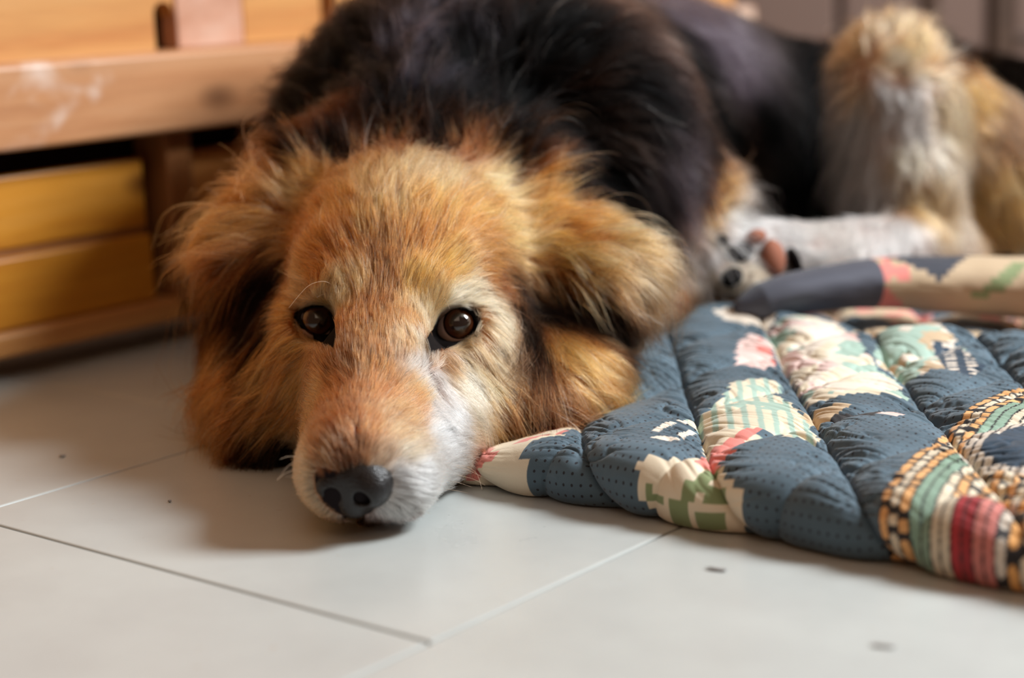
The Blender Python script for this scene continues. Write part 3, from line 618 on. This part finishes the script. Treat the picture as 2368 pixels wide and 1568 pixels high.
 (570, 730, -.3, 1, 34, .4, BK, 'ruff'), (520, 690, -.6, .8, 30, .35, BK, 'ruff'), (560, 680, -.5, .85, 30, .3, BK, 'ruff'), (600, 650, -.5, .85, 26, .3, (20, 14, 12), 'ruff'), (610, 770, -.4, .9, 30, .3, BK, 'ruff'), (550, 800, -.5, .8, 30, .35, (30, 20, 15), 'ruff'), (640, 660, -.4, .9, 30, .3, BK, 'ruff'), (605, 715, -.4, .9, 32, .3, BK, 'ruff'), (650, 850, -.6, .8, 22, .3, (150, 94, 48), 'ruff'), (600, 830, -.5, .85, 26, .3, BK, 'ruff'), (680, 1040, -.5, .8, 18, .3, BK, 'ruff'), (600, 1040, -.75, .65, 34, .3, (40, 27, 19), 'ruff'), (620, 790, -.4, .9, 32, .4, (18,13,11), 'ruff'), (520, 850, -.7, .7, 28, .4, (156, 100, 50), 'ruff'), (540, 880, -.8, .6, 42, .4, T3, 'ruff'), (610, 880, -.7, .65, 30, .4, (172, 116, 62), 'ruff'), (560, 960, -.8, .6, 44, .4, (120, 78, 42), 'ruff'), (640, 980, -.7, .7, 26, .4, (166, 112, 62), 'ruff'), (640, 1040, -.6, .8, 24, .35, DB, 'ruff'),
 # hind leg
 (2030, 80, -.15, -1, 26, .5, (226, 184, 146), 'leg'), (2110, 110, .3, -.9, 22, .45, (222, 170, 124), 'leg'), (2070, 150, .9, -.4, 12, .3, (232, 200, 170), 'leg'), (2050, 210, .3, .9, 14, .3, (240, 218, 196), 'leg'), (1992, 300, -.4, .9, 36, .5, WH, 'leg'), (1990, 400, -.35, .95, 44, .5, WH, 'leg'), (2030, 510, -.25, 1, 30, .4, WH, 'leg'), (2020, 350, -.1, 1, 20, .35, (244, 226, 208), 'leg'), (1995, 240, -.5, .8, 30, .5, (214, 180, 150), 'leg'), (2000, 350, -.45, .9, 40, .5, WH, 'leg'), (2005, 450, -.35, .95, 42, .45, WH, 'leg'), (2080, 260, 0, 1, 16, .3, (240, 216, 194), 'leg'), (2080, 380, .1, 1, 14, .3, (230, 196, 164), 'leg'), (2130, 480, .2, 1, 14, .3, (196, 146, 98), 'leg'),
 (2200, 250, .3, .9, 22, .35, (216, 174, 136), 'leg'), (2320, 450, .3, .95, 24, .35, (196, 146, 90), 'leg'), (2250, 210, .6, .75, 24, .35, (186, 126, 66), 'leg'), (2340, 300, .5, .8, 24, .35, (110, 82, 60), 'leg'), (2060, 560, -.6, .7, 14, .3, (236, 222, 208), 'leg'), (1920, 585, -1, .1, 8, .25, (236, 216, 196), 'leg'), (1800, 550, -1, 0, 8, .25, (238, 226, 212), 'leg'), (1690, 555, -.8, -.2, 8, .25, (234, 220, 206), 'leg'), (1770, 640, -.5, .7, 7, .25, (222, 190, 166), 'leg'), (1670, 630, -.6, .6, 8, .3, CR, 'leg'), (1655, 585, -.9, -.1, 8, .3, (234, 220, 206), 'leg'), (1740, 530, -.8, -.3, 8, .3, WH, 'leg'),
]
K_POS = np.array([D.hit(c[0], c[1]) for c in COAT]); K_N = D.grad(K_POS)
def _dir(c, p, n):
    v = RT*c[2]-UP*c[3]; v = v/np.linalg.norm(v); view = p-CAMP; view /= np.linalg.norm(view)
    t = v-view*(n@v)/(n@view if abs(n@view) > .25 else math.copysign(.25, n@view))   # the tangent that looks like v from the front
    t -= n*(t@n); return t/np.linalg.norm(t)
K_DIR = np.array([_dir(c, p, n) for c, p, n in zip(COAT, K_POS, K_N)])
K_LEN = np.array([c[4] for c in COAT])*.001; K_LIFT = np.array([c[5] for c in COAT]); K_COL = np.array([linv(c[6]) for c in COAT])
_sat = ((K_COL.max(1)-K_COL.min(1))/K_COL.max(1)); K_COL = np.clip(K_COL*np.where((_sat > .45)[:, None], np.array([.92, .73, .58]), np.where((_sat > .17)[:, None], np.array([1.03, .83, .84]), np.array([.97, .94, .92]))), 0, .93)
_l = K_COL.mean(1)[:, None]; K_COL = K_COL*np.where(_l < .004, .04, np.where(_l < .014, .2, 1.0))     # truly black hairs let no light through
REG = ['face', 'ruff', 'earL', 'earR', 'coat', 'leg']; K_REG = np.array([REG.index(c[7]) for c in COAT])
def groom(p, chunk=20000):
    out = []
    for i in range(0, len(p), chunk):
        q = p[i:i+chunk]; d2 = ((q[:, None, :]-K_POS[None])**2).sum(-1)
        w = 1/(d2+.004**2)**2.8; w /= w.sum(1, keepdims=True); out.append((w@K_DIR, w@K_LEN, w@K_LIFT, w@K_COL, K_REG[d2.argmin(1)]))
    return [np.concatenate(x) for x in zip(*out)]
def pixel(p):
    q = p-CAMP; z = q@_fwd; return W/2+FPX*(q@RT)/z, H/2-FPX*(q@UP)/z
def floor_z(p):
    u, v = p@UD, p@VD
    return .0012+.031*mat_press(u, v)/(1+np.exp(-(u+.590+.25*(v-.66))/.004))/(1+np.exp(-(v-.658)/.004))

# outlines of the bare eye rims (as seen from the front)
RIM = {1: [(985, 816), (1005, 812), (1032, 804), (1066, 792), (1092, 774), (1106, 752), (1108, 732), (1098, 717), (1072, 711), (1044, 716), (1022, 731), (1008, 748), (998, 768), (986, 792)],
       -1: [(772, 806), (764, 800), (742, 794), (716, 780), (696, 762), (685, 742), (686, 724), (698, 712), (722, 705), (746, 706), (764, 718), (775, 738), (779, 762), (778, 790)]}
OPEN = {1: [(1012, 768), (1025, 783), (1050, 790), (1078, 782), (1095, 757), (1094, 737), (1082, 721), (1055, 717), (1030, 726), (1015, 745)],
        -1: [(762, 768), (750, 773), (735, 772), (715, 762), (700, 745), (697, 733), (704, 721), (730, 712), (750, 716), (763, 735)]}
NOSE_EDGE = [(731, 1092), (752, 1084), (786, 1096), (843, 1091), (885, 1092), (900, 1110), (888, 1146), (874, 1166), (853, 1187), (815, 1204), (766, 1180), (742, 1155), (728, 1122)]

def make_fur():
    A, B, C_, E_ = DP[DF[:, 0]], DP[DF[:, 1]], DP[DF[:, 2]], DP[DF[:, 3]]
    cen = (A+B+C_+E_)/4; nr = np.cross(C_-A, E_-B); ar = np.linalg.norm(nr, axis=1)/2
    n = D.grad(cen); view = CAMP-cen; view /= np.linalg.norm(view, axis=1)[:, None]; fac = (n*view).sum(1)
    _, ln, _, _, reg = groom(cen)
    px, py = pixel(cen)
    ok = (fac > -.45) & (cen[:, 1] < 1.66) & (px > 300) & (px < 2560) & (py > -260) & (cen[:, 2] > .0035)
    far = np.clip(cen[:, 1]-.9, 0, 1)
    rad = .00009+.00004*np.clip((ln-.012)/.02, 0, 1)+.00022*far
    dens = FUR_K/(ln*2*rad)                                    # hairs per square metre
    NC = 12
    lam = np.where(ok, ar*dens/NC, 0); cnt = rng.poisson(lam)
    f = np.repeat(np.arange(len(cen)), cnt); a, b = rng.random((2, len(f), 1))
    root = D.onto(A[f]*(1-a)*(1-b)+B[f]*a*(1-b)+C_[f]*a*b+E_[f]*(1-a)*b, 2)
    gd, gl, glift, gcol, greg = groom(root); N = len(root); nn = D.grad(root)
    gl = gl*np.exp(rng.normal(0, .18, N)); glift = glift*np.exp(rng.normal(0, .25, N))
    jit = rng.normal(0, 1, (N, 3)); long = np.clip((gl-.012)/.02, 0, 1)
    # locks: neighbouring hairs share a slow random turn
    lock = np.stack([np.sin(root@rng.normal(0, 130, 3)+rng.random()*6)+np.sin(root@rng.normal(0, 260, 3)+rng.random()*6) for _ in range(3)], 1)
    gd = gd/(np.linalg.norm(gd, axis=1)[:, None]+1e-9)+jit*(.10+.12*long)[:, None]+lock*(.05+.16*long)[:, None]
    lenlock = 1+.18*np.sin(root@rng.normal(0, 300, 3))*long; gl = gl*lenlock
    M = 8; path = np.zeros((N, M, 3)); path[:, 0] = root-nn*.0006; p = root.copy()
    for k in range(1, M):
        t = k/(M-1); g = D.grad(p, .005); tan = gd-g*(gd*g).sum(1)[:, None]; tan /= np.linalg.norm(tan, axis=1)[:, None]+1e-9
        lift = glift*(1.25-1.1*t); dirv = tan*np.cos(lift)[:, None]+g*np.sin(lift)[:, None]
        dirv[:, 2] -= .55*long*t; dirv += rng.normal(0, .05, (N, 3)); dirv /= np.linalg.norm(dirv, axis=1)[:, None]
        p = p+dirv*(gl/(M-1))[:, None]
        s = D.samp(p); lim = .0006+.0016*t*(1+2*long); push = np.clip(lim-s, 0, .004); p = p+D.grad(p)*push[:, None]
        fz = floor_z(p); p[:, 2] = np.maximum(p[:, 2], fz+.0006*rng.random(N)); path[:, k] = p
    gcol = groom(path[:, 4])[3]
    # children of each guide
    spacing = np.sqrt(NC/dens[f])*.62
    tt = np.linspace(0, 1, M)
    off = rng.normal(0, 1, (N, NC, 3))*spacing[:, None, None]; off -= nn[:, None]*(off*nn[:, None]).sum(-1, keepdims=True)
    cr = D.onto((root[:, None]+off).reshape(-1, 3), 2).reshape(N, NC, 3); cr = np.where(np.linalg.norm(cr-root[:, None], axis=-1, keepdims=True) < .02, cr, root[:, None])
    sc = np.exp(rng.normal(0, .16, (N, NC)))
    disp = path-path[:, :1]
    clump = (.35+.50*long)[:, None]*(tt[None]**1.3)
    child = (cr-nn[:, None]*.0006)[:, :, None, :]*1.0+disp[:, None]*sc[..., None, None]-((cr-root[:, None])[:, :, None]*clump[:, None, :, None])
    wob = rng.normal(0, 1, (N, NC, 1, 3))*(gl[:, None, None, None]*.05)*(tt**1.5)[None, None, :, None]
    child = child+wob
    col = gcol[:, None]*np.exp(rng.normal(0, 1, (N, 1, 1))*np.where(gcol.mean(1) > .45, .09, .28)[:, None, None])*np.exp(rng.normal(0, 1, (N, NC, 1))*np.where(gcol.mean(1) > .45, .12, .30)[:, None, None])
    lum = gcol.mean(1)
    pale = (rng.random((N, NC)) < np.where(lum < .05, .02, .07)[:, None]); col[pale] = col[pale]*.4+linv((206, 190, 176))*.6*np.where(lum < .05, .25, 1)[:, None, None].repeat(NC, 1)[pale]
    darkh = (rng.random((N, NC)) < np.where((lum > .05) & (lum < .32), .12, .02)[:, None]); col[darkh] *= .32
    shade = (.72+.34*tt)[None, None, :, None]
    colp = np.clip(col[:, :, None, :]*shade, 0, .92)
    # the tear stain below the inner corner of the eye over the mat
    hx, hy = pixel(cr.reshape(-1, 3)); st_ = np.full(len(hx), 99.0)
    for (x0, y0), (x1, y1) in (((988, 812), (984, 838)), ((984, 838), (992, 868)), ((992, 868), (1004, 892))):
        t_ = np.clip(((hx-x0)*(x1-x0)+(hy-y0)*(y1-y0))/((x1-x0)**2+(y1-y0)**2), 0, 1); st_ = np.minimum(st_, np.hypot(hx-x0-t_*(x1-x0), hy-y0-t_*(y1-y0)))
    colp.reshape(-1, M, 3)[(st_ < 5) & (cr.reshape(-1, 3)[:, 1] < .95)] *= .12
    # keep the eye rims and the nose leather bare
    rx, ry = pixel(cr.reshape(-1, 3)); bare = np.zeros(len(rx), bool)
    front = (cr.reshape(-1, 3)[:, 1] < .95)
    scale_ = lambda P_, k: [(np.mean(P_, 0)[0]+(x-np.mean(P_, 0)[0])*k, np.mean(P_, 0)[1]+(y-np.mean(P_, 0)[1])*k) for x, y in P_]
    for poly in (scale_(RIM[1], 1.05), scale_(RIM[-1], 1.05), NOSE_EDGE): bare |= in_poly(rx, ry, poly) & front
    tx, ty = pixel(child[:, :, M-1].reshape(-1, 3))
    mx_, my_ = pixel(child[:, :, M//2].reshape(-1, 3))
    for poly in (scale_(RIM[1], .9), scale_(RIM[-1], .9)): bare |= (in_poly(tx, ty, poly) | in_poly(mx_, my_, poly)) & front
    keep = ~bare; regs = np.repeat(greg, NC)
    radc = np.repeat(rad[f], NC)
    return child.reshape(-1, M, 3)[keep], colp.reshape(-1, M, 3)[keep], radc[keep], regs[keep]

FUR_K = 9.0
def hair_mat(name):
    q = NT(name); t = q.t; t.nodes.remove(q.b); out = [n for n in t.nodes if n.type == 'OUTPUT_MATERIAL'][0]
    at = q.n('ShaderNodeAttribute', attribute_name='tint')
    h = q.n('ShaderNodeBsdfHairPrincipled', parametrization='COLOR'); h.model = 'CHIANG'
    h.inputs['Roughness'].default_value = .38; h.inputs['Radial Roughness'].default_value = .55; h.inputs['Coat'].default_value = 0.0; mr = q.n('ShaderNodeMapRange'); mr.inputs['From Min'].default_value = .01; mr.inputs['From Max'].default_value = .12; mr.inputs['To Min'].default_value = 1.16; mr.inputs['To Max'].default_value = 1.45
    q.l(at, 'Fac', mr, 'Value'); q.l(mr, 'Result', h, 'IOR')
    q.l(at, 'Color', h, 'Color'); q.l(h, 0, out, 'Surface'); return q.m
HAIR = hair_mat('dog_hair')
def curves_obj(name, P, Cc, R, parent, mat, taper=.75):
    n, M = P.shape[:2]; cu = bpy.data.hair_curves.new(name); cu.add_curves([M]*n)
    cu.attributes['position'].data.foreach_set('vector', P.astype(np.float32).ravel())
    at = cu.attributes.get('radius') or cu.attributes.new('radius', 'FLOAT', 'POINT')
    at.data.foreach_set('value', (R[:, None]*(1-taper*np.linspace(0, 1, M)[None]**1.5)).astype(np.float32).ravel())
    c4 = np.ones((n, M, 4), np.float32); c4[..., :3] = Cc
    a = cu.attributes.new('tint', 'FLOAT_COLOR', 'POINT'); a.data.foreach_set('color', c4.ravel())
    cu.materials.append(mat); o = bpy.data.objects.new(name, cu); COL.objects.link(o); o.parent = parent; return o

# skin, darker where the coat is dark
_sc = groom(DP)[3]
skq = NT('dog_skin'); _at = skq.n('ShaderNodeAttribute', attribute_name='tint'); skq.l(_at, 'Color', skq.b, 'Base Color'); skq.b.inputs['Roughness'].default_value = .8; skq.b.inputs['Specular IOR Level'].default_value = .05
dog = mesh_np('dog', DP, DF, skq.m)
_c4 = np.ones((len(DP), 4), np.float32); _c4[:, :3] = _sc*.45
_px, _py = pixel(DP); _fr = DP[:, 1] < .94
for e_ in RIM.values():
    cx_, cy_ = np.mean(e_, 0); grow = [(cx_+(x-cx_)*1.12, cy_+(y-cy_)*1.12) for x, y in e_]
    _c4[in_poly(_px, _py, grow) & _fr, :3] = linv((24, 20, 20))
_c4[in_poly(_px, _py, NOSE_EDGE) & _fr, :3] = linv((30, 26, 28))
_a = dog.data.attributes.new('tint', 'FLOAT_COLOR', 'POINT'); _a.data.foreach_set('color', _c4.ravel())
tag(dog, 'large tan and black long-haired dog lying with its chin on the tiles', 'dog')
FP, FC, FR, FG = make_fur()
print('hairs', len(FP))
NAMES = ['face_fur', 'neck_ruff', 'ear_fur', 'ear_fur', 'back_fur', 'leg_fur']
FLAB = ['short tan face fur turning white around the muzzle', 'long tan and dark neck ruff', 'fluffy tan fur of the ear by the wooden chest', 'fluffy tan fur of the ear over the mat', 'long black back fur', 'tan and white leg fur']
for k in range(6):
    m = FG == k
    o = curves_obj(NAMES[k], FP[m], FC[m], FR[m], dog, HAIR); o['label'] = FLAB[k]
# ------------------------------------------------------------------ eyes, nose, whiskers, paw pads
def smooth_loop(pts, n):
    p = np.array(pts, float); m = len(p); t = np.linspace(0, m, n, endpoint=False); i = t.astype(int); f = (t-i)[:, None]
    a, b, c, d = p[(i-1) % m], p[i % m], p[(i+1) % m], p[(i+2) % m]
    return .5*(2*b+(c-a)*f+(2*a-5*b+4*c-d)*f*f+(3*b-a-3*c+d)*f**3)
def resample(pts, n):
    p = smooth_loop(pts, 400); s = np.concatenate([[0], np.cumsum(np.linalg.norm(np.diff(np.vstack([p, p[:1]]), axis=0), axis=1))])
    q = np.vstack([p, p[:1]]); t = np.linspace(0, s[-1], n, endpoint=False); return np.stack([np.interp(t, s, q[:, k]) for k in (0, 1)], 1)
def cap_mesh(name, R, ang, mat, parent, rings=24, seg=48, bulge=0.0):
    th = np.linspace(0, ang, rings); ph = np.linspace(0, 2*np.pi, seg, endpoint=False); T, Ph = np.meshgrid(th, ph, indexing='ij')
    rr = R+bulge*np.cos(np.clip(T/ang, 0, 1)*np.pi/2)**.8
    v = np.stack([rr*np.sin(T)*np.cos(Ph), rr*np.sin(T)*np.sin(Ph), rr*np.cos(T)], -1).reshape(-1, 3)
    i = np.arange(rings-1)[:, None]*seg; j = np.arange(seg)[None]; k = (j+1) % seg
    return mesh_np(name, v, np.stack([i+j, i+seg+j, i+seg+k, i+k], -1).reshape(-1, 4), mat, parent)
q = NT('sclera'); q.b.inputs['Base Color'].default_value = lin(206, 178, 168); q.b.inputs['Roughness'].default_value = .12; q.b.inputs['Coat Weight'].default_value = .6; SCLERA = q.m
q = NT('brown_iris'); tc = q.n('ShaderNodeTexCoord'); sep = q.n('ShaderNodeSeparateXYZ'); q.l(tc, 'Object', sep, 0)
xx = q.n('ShaderNodeVectorMath', operation='LENGTH'); cmb = q.n('ShaderNodeCombineXYZ'); q.l(sep, 0, cmb, 0); q.l(sep, 1, cmb, 1); q.l(cmb, 0, xx, 0)
sc_ = q.n('ShaderNodeMath', operation='MULTIPLY'); q.l(xx, 'Value', sc_, 0); sc_.inputs[1].default_value = 100.0
rp = q.ramp(sc_, 0, [(.0, lin(20, 17, 18)), (.44, lin(24, 18, 16)), (.50, lin(58, 31, 17)), (.68, lin(84, 46, 24)), (.80, lin(16, 11, 10))])
q.l(rp, 'Color', q.b, 'Base Color'); q.b.inputs['Roughness'].default_value = .03; q.b.inputs['Coat Weight'].default_value = 1.0; q.b.inputs['Coat Roughness'].default_value = .01; q.b.inputs['IOR'].default_value = 1.45; IRIS = q.m
LID = plain('black_lid_skin', lin(15, 12, 12), .6, **{'Specular IOR Level': .03})
for s, E in ((1, EYE_R), (-1, EYE_L)):
    view = CAMP-E; view /= np.linalg.norm(view); R = .0118; Cn = E-view*R
    gaze = view+(.20 if s > 0 else -.02)*RT+.11*UP; gaze /= np.linalg.norm(gaze)
    base = Vector(Cn); rot = Vector(gaze).to_track_quat('Z', 'Y').to_euler()
    eye = cap_mesh('eye', R, np.pi*.72, SCLERA, dog, 40); eye.location = base; eye.rotation_euler = rot
    eye['label'] = 'brown eye on the side of the mat' if s > 0 else 'brown eye on the side of the wooden chest'
    cap_mesh('iris', R*1.003, math.radians(43), IRIS, eye, 24, 64, .0010)
    n = 72; inn, outr = resample(OPEN[s], n), resample(RIM[s], n)
    ip = []
    for a, b in inn:
        d = ray(a, b); d = d/np.linalg.norm(d); oc = CAMP-Cn; bq = d@oc; Rq = R*1.05; disc = bq*bq-(oc@oc-Rq*Rq); t = -bq-math.sqrt(max(disc, 0)); ip.append(CAMP+d*t)
    ip = np.array(ip); op = []
    for a, b in outr:
        ca, cb = np.mean(RIM[s], 0); h = D.hit(ca+(a-ca)*1.32, cb+(b-cb)*1.32); d = ray(a, b); d = d/np.linalg.norm(d); lo = (E-CAMP)@d
        t = np.clip((h-CAMP)@d, lo-.009, lo+.0075); op.append(CAMP+d*(t-.0006))
    op = np.array(op)
    for _ in range(6): op = .5*op+.25*(np.roll(op, 1, 0)+np.roll(op, -1, 0))
    vn = view[None]
    rings = [ip-vn*.0035, ip-vn*.0004, ip+vn*.0006+(op-ip)*.12, ip*.55+op*.45+vn*.0011, ip*.22+op*.78+vn*.0009, op, op+(op-ip)*.25-vn*.004]
    V = np.concatenate(rings); i = np.arange(len(rings)-1)[:, None]*n; j = np.arange(n)[None]; k = (j+1) % n
    lid = mesh_np('eyelid', V, np.stack([i+j, i+n+j, i+n+k, i+k], -1).reshape(-1, 4), LID, dog)

# nose leather
NF = Field(NOSE-.030, NOSE+.030, .0005, .02, .012)
_nf = math.cos(.25)*HF-math.sin(.25)*HU; _ns = math.cos(.20)*HS+math.sin(.20)*_nf; _nf = math.cos(.20)*_nf-math.sin(.20)*HS
NAX = np.array([_ns, _nf, math.cos(.25)*HU+math.sin(.25)*HF])
def Nd(s, f, u): return NOSE-HS*.0013+HU*.0012+NAX[0]*s+NAX[1]*f+NAX[2]*u
NF.ell(Nd(.0003, -.0075, .0018), (.0170, .0115, .0125), NAX, .003)
NF.ell(Nd(.0002, -.004, -.0072), (.0082, .0085, .0098), NAX, .005)
for s in (-1, 1):
    NF.ell(Nd(.0098*s, -.004, -.0010), (.0078, .0088, .0085), NAX, .004)
    NF.cone(Nd(.0080*s, .012, -.0042), Nd(.0056*s, -.006, -.0010), .0044, .0030, .0016, cut=True)
    NF.cone(Nd(.0085*s, .009, -.0062), Nd(.0165*s, -.001, -.0050), .0011, .0009, .0014, cut=True)
NF.cone(Nd(0, .0070, .000), Nd(.0008, .0052, -.016), .0009, .0009, .0016, cut=True)
nv, nf = NF.mesh()
q = NT('nose_leather'); tc = q.n('ShaderNodeTexCoord'); vo = q.n('ShaderNodeTexVoronoi', i_Scale=1150.0); q.l(tc, 'Object', vo, 'Vector')
bp = q.n('ShaderNodeBump', i_Strength=.55, i_Distance=.0004); bp.invert = True; q.l(vo, 'Distance', bp, 'Height'); q.l(bp, 'Normal', q.b, 'Normal')
q.b.inputs['Base Color'].default_value = lin(15, 12, 13); q.b.inputs['Roughness'].default_value = .37; q.b.inputs['Specular IOR Level'].default_value = .48
nose = mesh_np('nose', nv, nf, q.m, dog); nose['label'] = 'black pebbled nose'

# whiskers and brow hairs
WHISK = plain('whisker', lin(206, 178, 150), .5)
def tube(name, pts, r0, r1, mat, parent, nseg=8, n=24):
    p = np.array(pts); t = np.linspace(0, len(p)-1, n); p = np.stack([np.interp(t, np.arange(len(p)), p[:, k]) for k in range(3)], 1)
    for _ in range(6): p[1:-1] = .25*p[:-2]+.5*p[1:-1]+.25*p[2:]
    T = np.gradient(p, axis=0); T /= np.linalg.norm(T, axis=1)[:, None]; Nn = np.cross(T, [.3, .2, 1.0]); Nn /= np.linalg.norm(Nn, axis=1)[:, None]; B = np.cross(T, Nn)
    a = np.linspace(0, 2*np.pi, nseg, endpoint=False); r = np.linspace(r0, r1, n)[:, None, None]
    v = p[:, None]+r*(Nn[:, None]*np.cos(a)[None, :, None]+B[:, None]*np.sin(a)[None, :, None])
    i = np.arange(n-1)[:, None]*nseg; j = np.arange(nseg)[None]; k = (j+1) % nseg
    return mesh_np(name, v.reshape(-1, 3), np.stack([i+j, i+nseg+j, i+nseg+k, i+k], -1).reshape(-1, 4), mat, parent)
for pts in ([(1045, 1075), (1080, 1078), (1104, 1094), (1115, 1132)], [(1045, 1078), (1076, 1084), (1110, 1100), (1130, 1110)], [(1040, 1095), (1066, 1100), (1096, 1108), (1122, 1122)], [(1030, 1112), (1060, 1116), (1090, 1126)], [(1020, 1130), (1052, 1134), (1082, 1140)],
            [(712, 1062), (690, 1056), (665, 1055), (648, 1062)], [(712, 1068), (690, 1062), (662, 1080), (642, 1112)], [(712, 1088), (692, 1086), (662, 1092), (640, 1110)], [(714, 1104), (692, 1100), (660, 1102)], [(716, 1130), (694, 1140), (672, 1148)],
            [(776, 664), (752, 648), (716, 656), (690, 684), (668, 712)], [(768, 694), (748, 680), (732, 688)], [(1010, 690), (1030, 690), (1040, 715)], [(960, 690), (940, 684), (922, 694)]):
    r = D.hit(*pts[0]); d0 = np.linalg.norm(r-CAMP); P = []
    for i_, (a, b) in enumerate(pts):
        d = ray(a, b); d = d/np.linalg.norm(d); P.append(CAMP+d*(d0-.0035*i_**.8))
    tube('whisker', P, .00009, .000035, WHISK, dog)

# pads of the upturned hind paw
PAD = plain('paw_pad_leather', lin(20, 16, 16), .7, **{'Specular IOR Level': .08}); PADB = plain('worn_paw_pad_leather', lin(150, 96, 76), .7, **{'Specular IOR Level': .15})
for px, py, w, h, ang, m in ((1704, 588, .0105, .0065, .25, PAD), (1668, 566, .0050, .0045, 0, PAD), (1745, 552, .0070, .0050, .3, PADB), (1784, 596, .0080, .0120, .2, PADB), (1690, 640, .0075, .0060, .6, PAD), (1830, 604, .0035, .0100, .35, PAD)):
    p = D.hit(px, py); nn = D.grad(p[None])[0]; vw = CAMP-p; vw /= np.linalg.norm(vw)
    x = RT*math.cos(ang)+UP*math.sin(ang); x = x-nn*(x@nn); x /= np.linalg.norm(x); y = np.cross(nn, x)
    bm = bmesh.new(); bmesh.ops.create_uvsphere(bm, u_segments=24, v_segments=14, radius=1.0)
    M3 = Matrix(np.stack([x*w, y*h, nn*.0060], 1).tolist()).to_4x4(); M3.translation = Vector(p+nn*.0020); bmesh.ops.transform(bm, matrix=M3, verts=bm.verts)
    bm_obj('paw_pad', bm, m, dog, smooth=True)

# a small dark wart on the cheek beside the muzzle
p = D.hit(723, 908); bm = bmesh.new(); bmesh.ops.create_icosphere(bm, subdivisions=3, radius=.0011); bmesh.ops.translate(bm, vec=Vector(p+(CAMP-p)/np.linalg.norm(CAMP-p)*.0045), verts=bm.verts)
bm_obj('wart', bm, plain('wart_skin', lin(44, 28, 22), .6), dog, smooth=True)
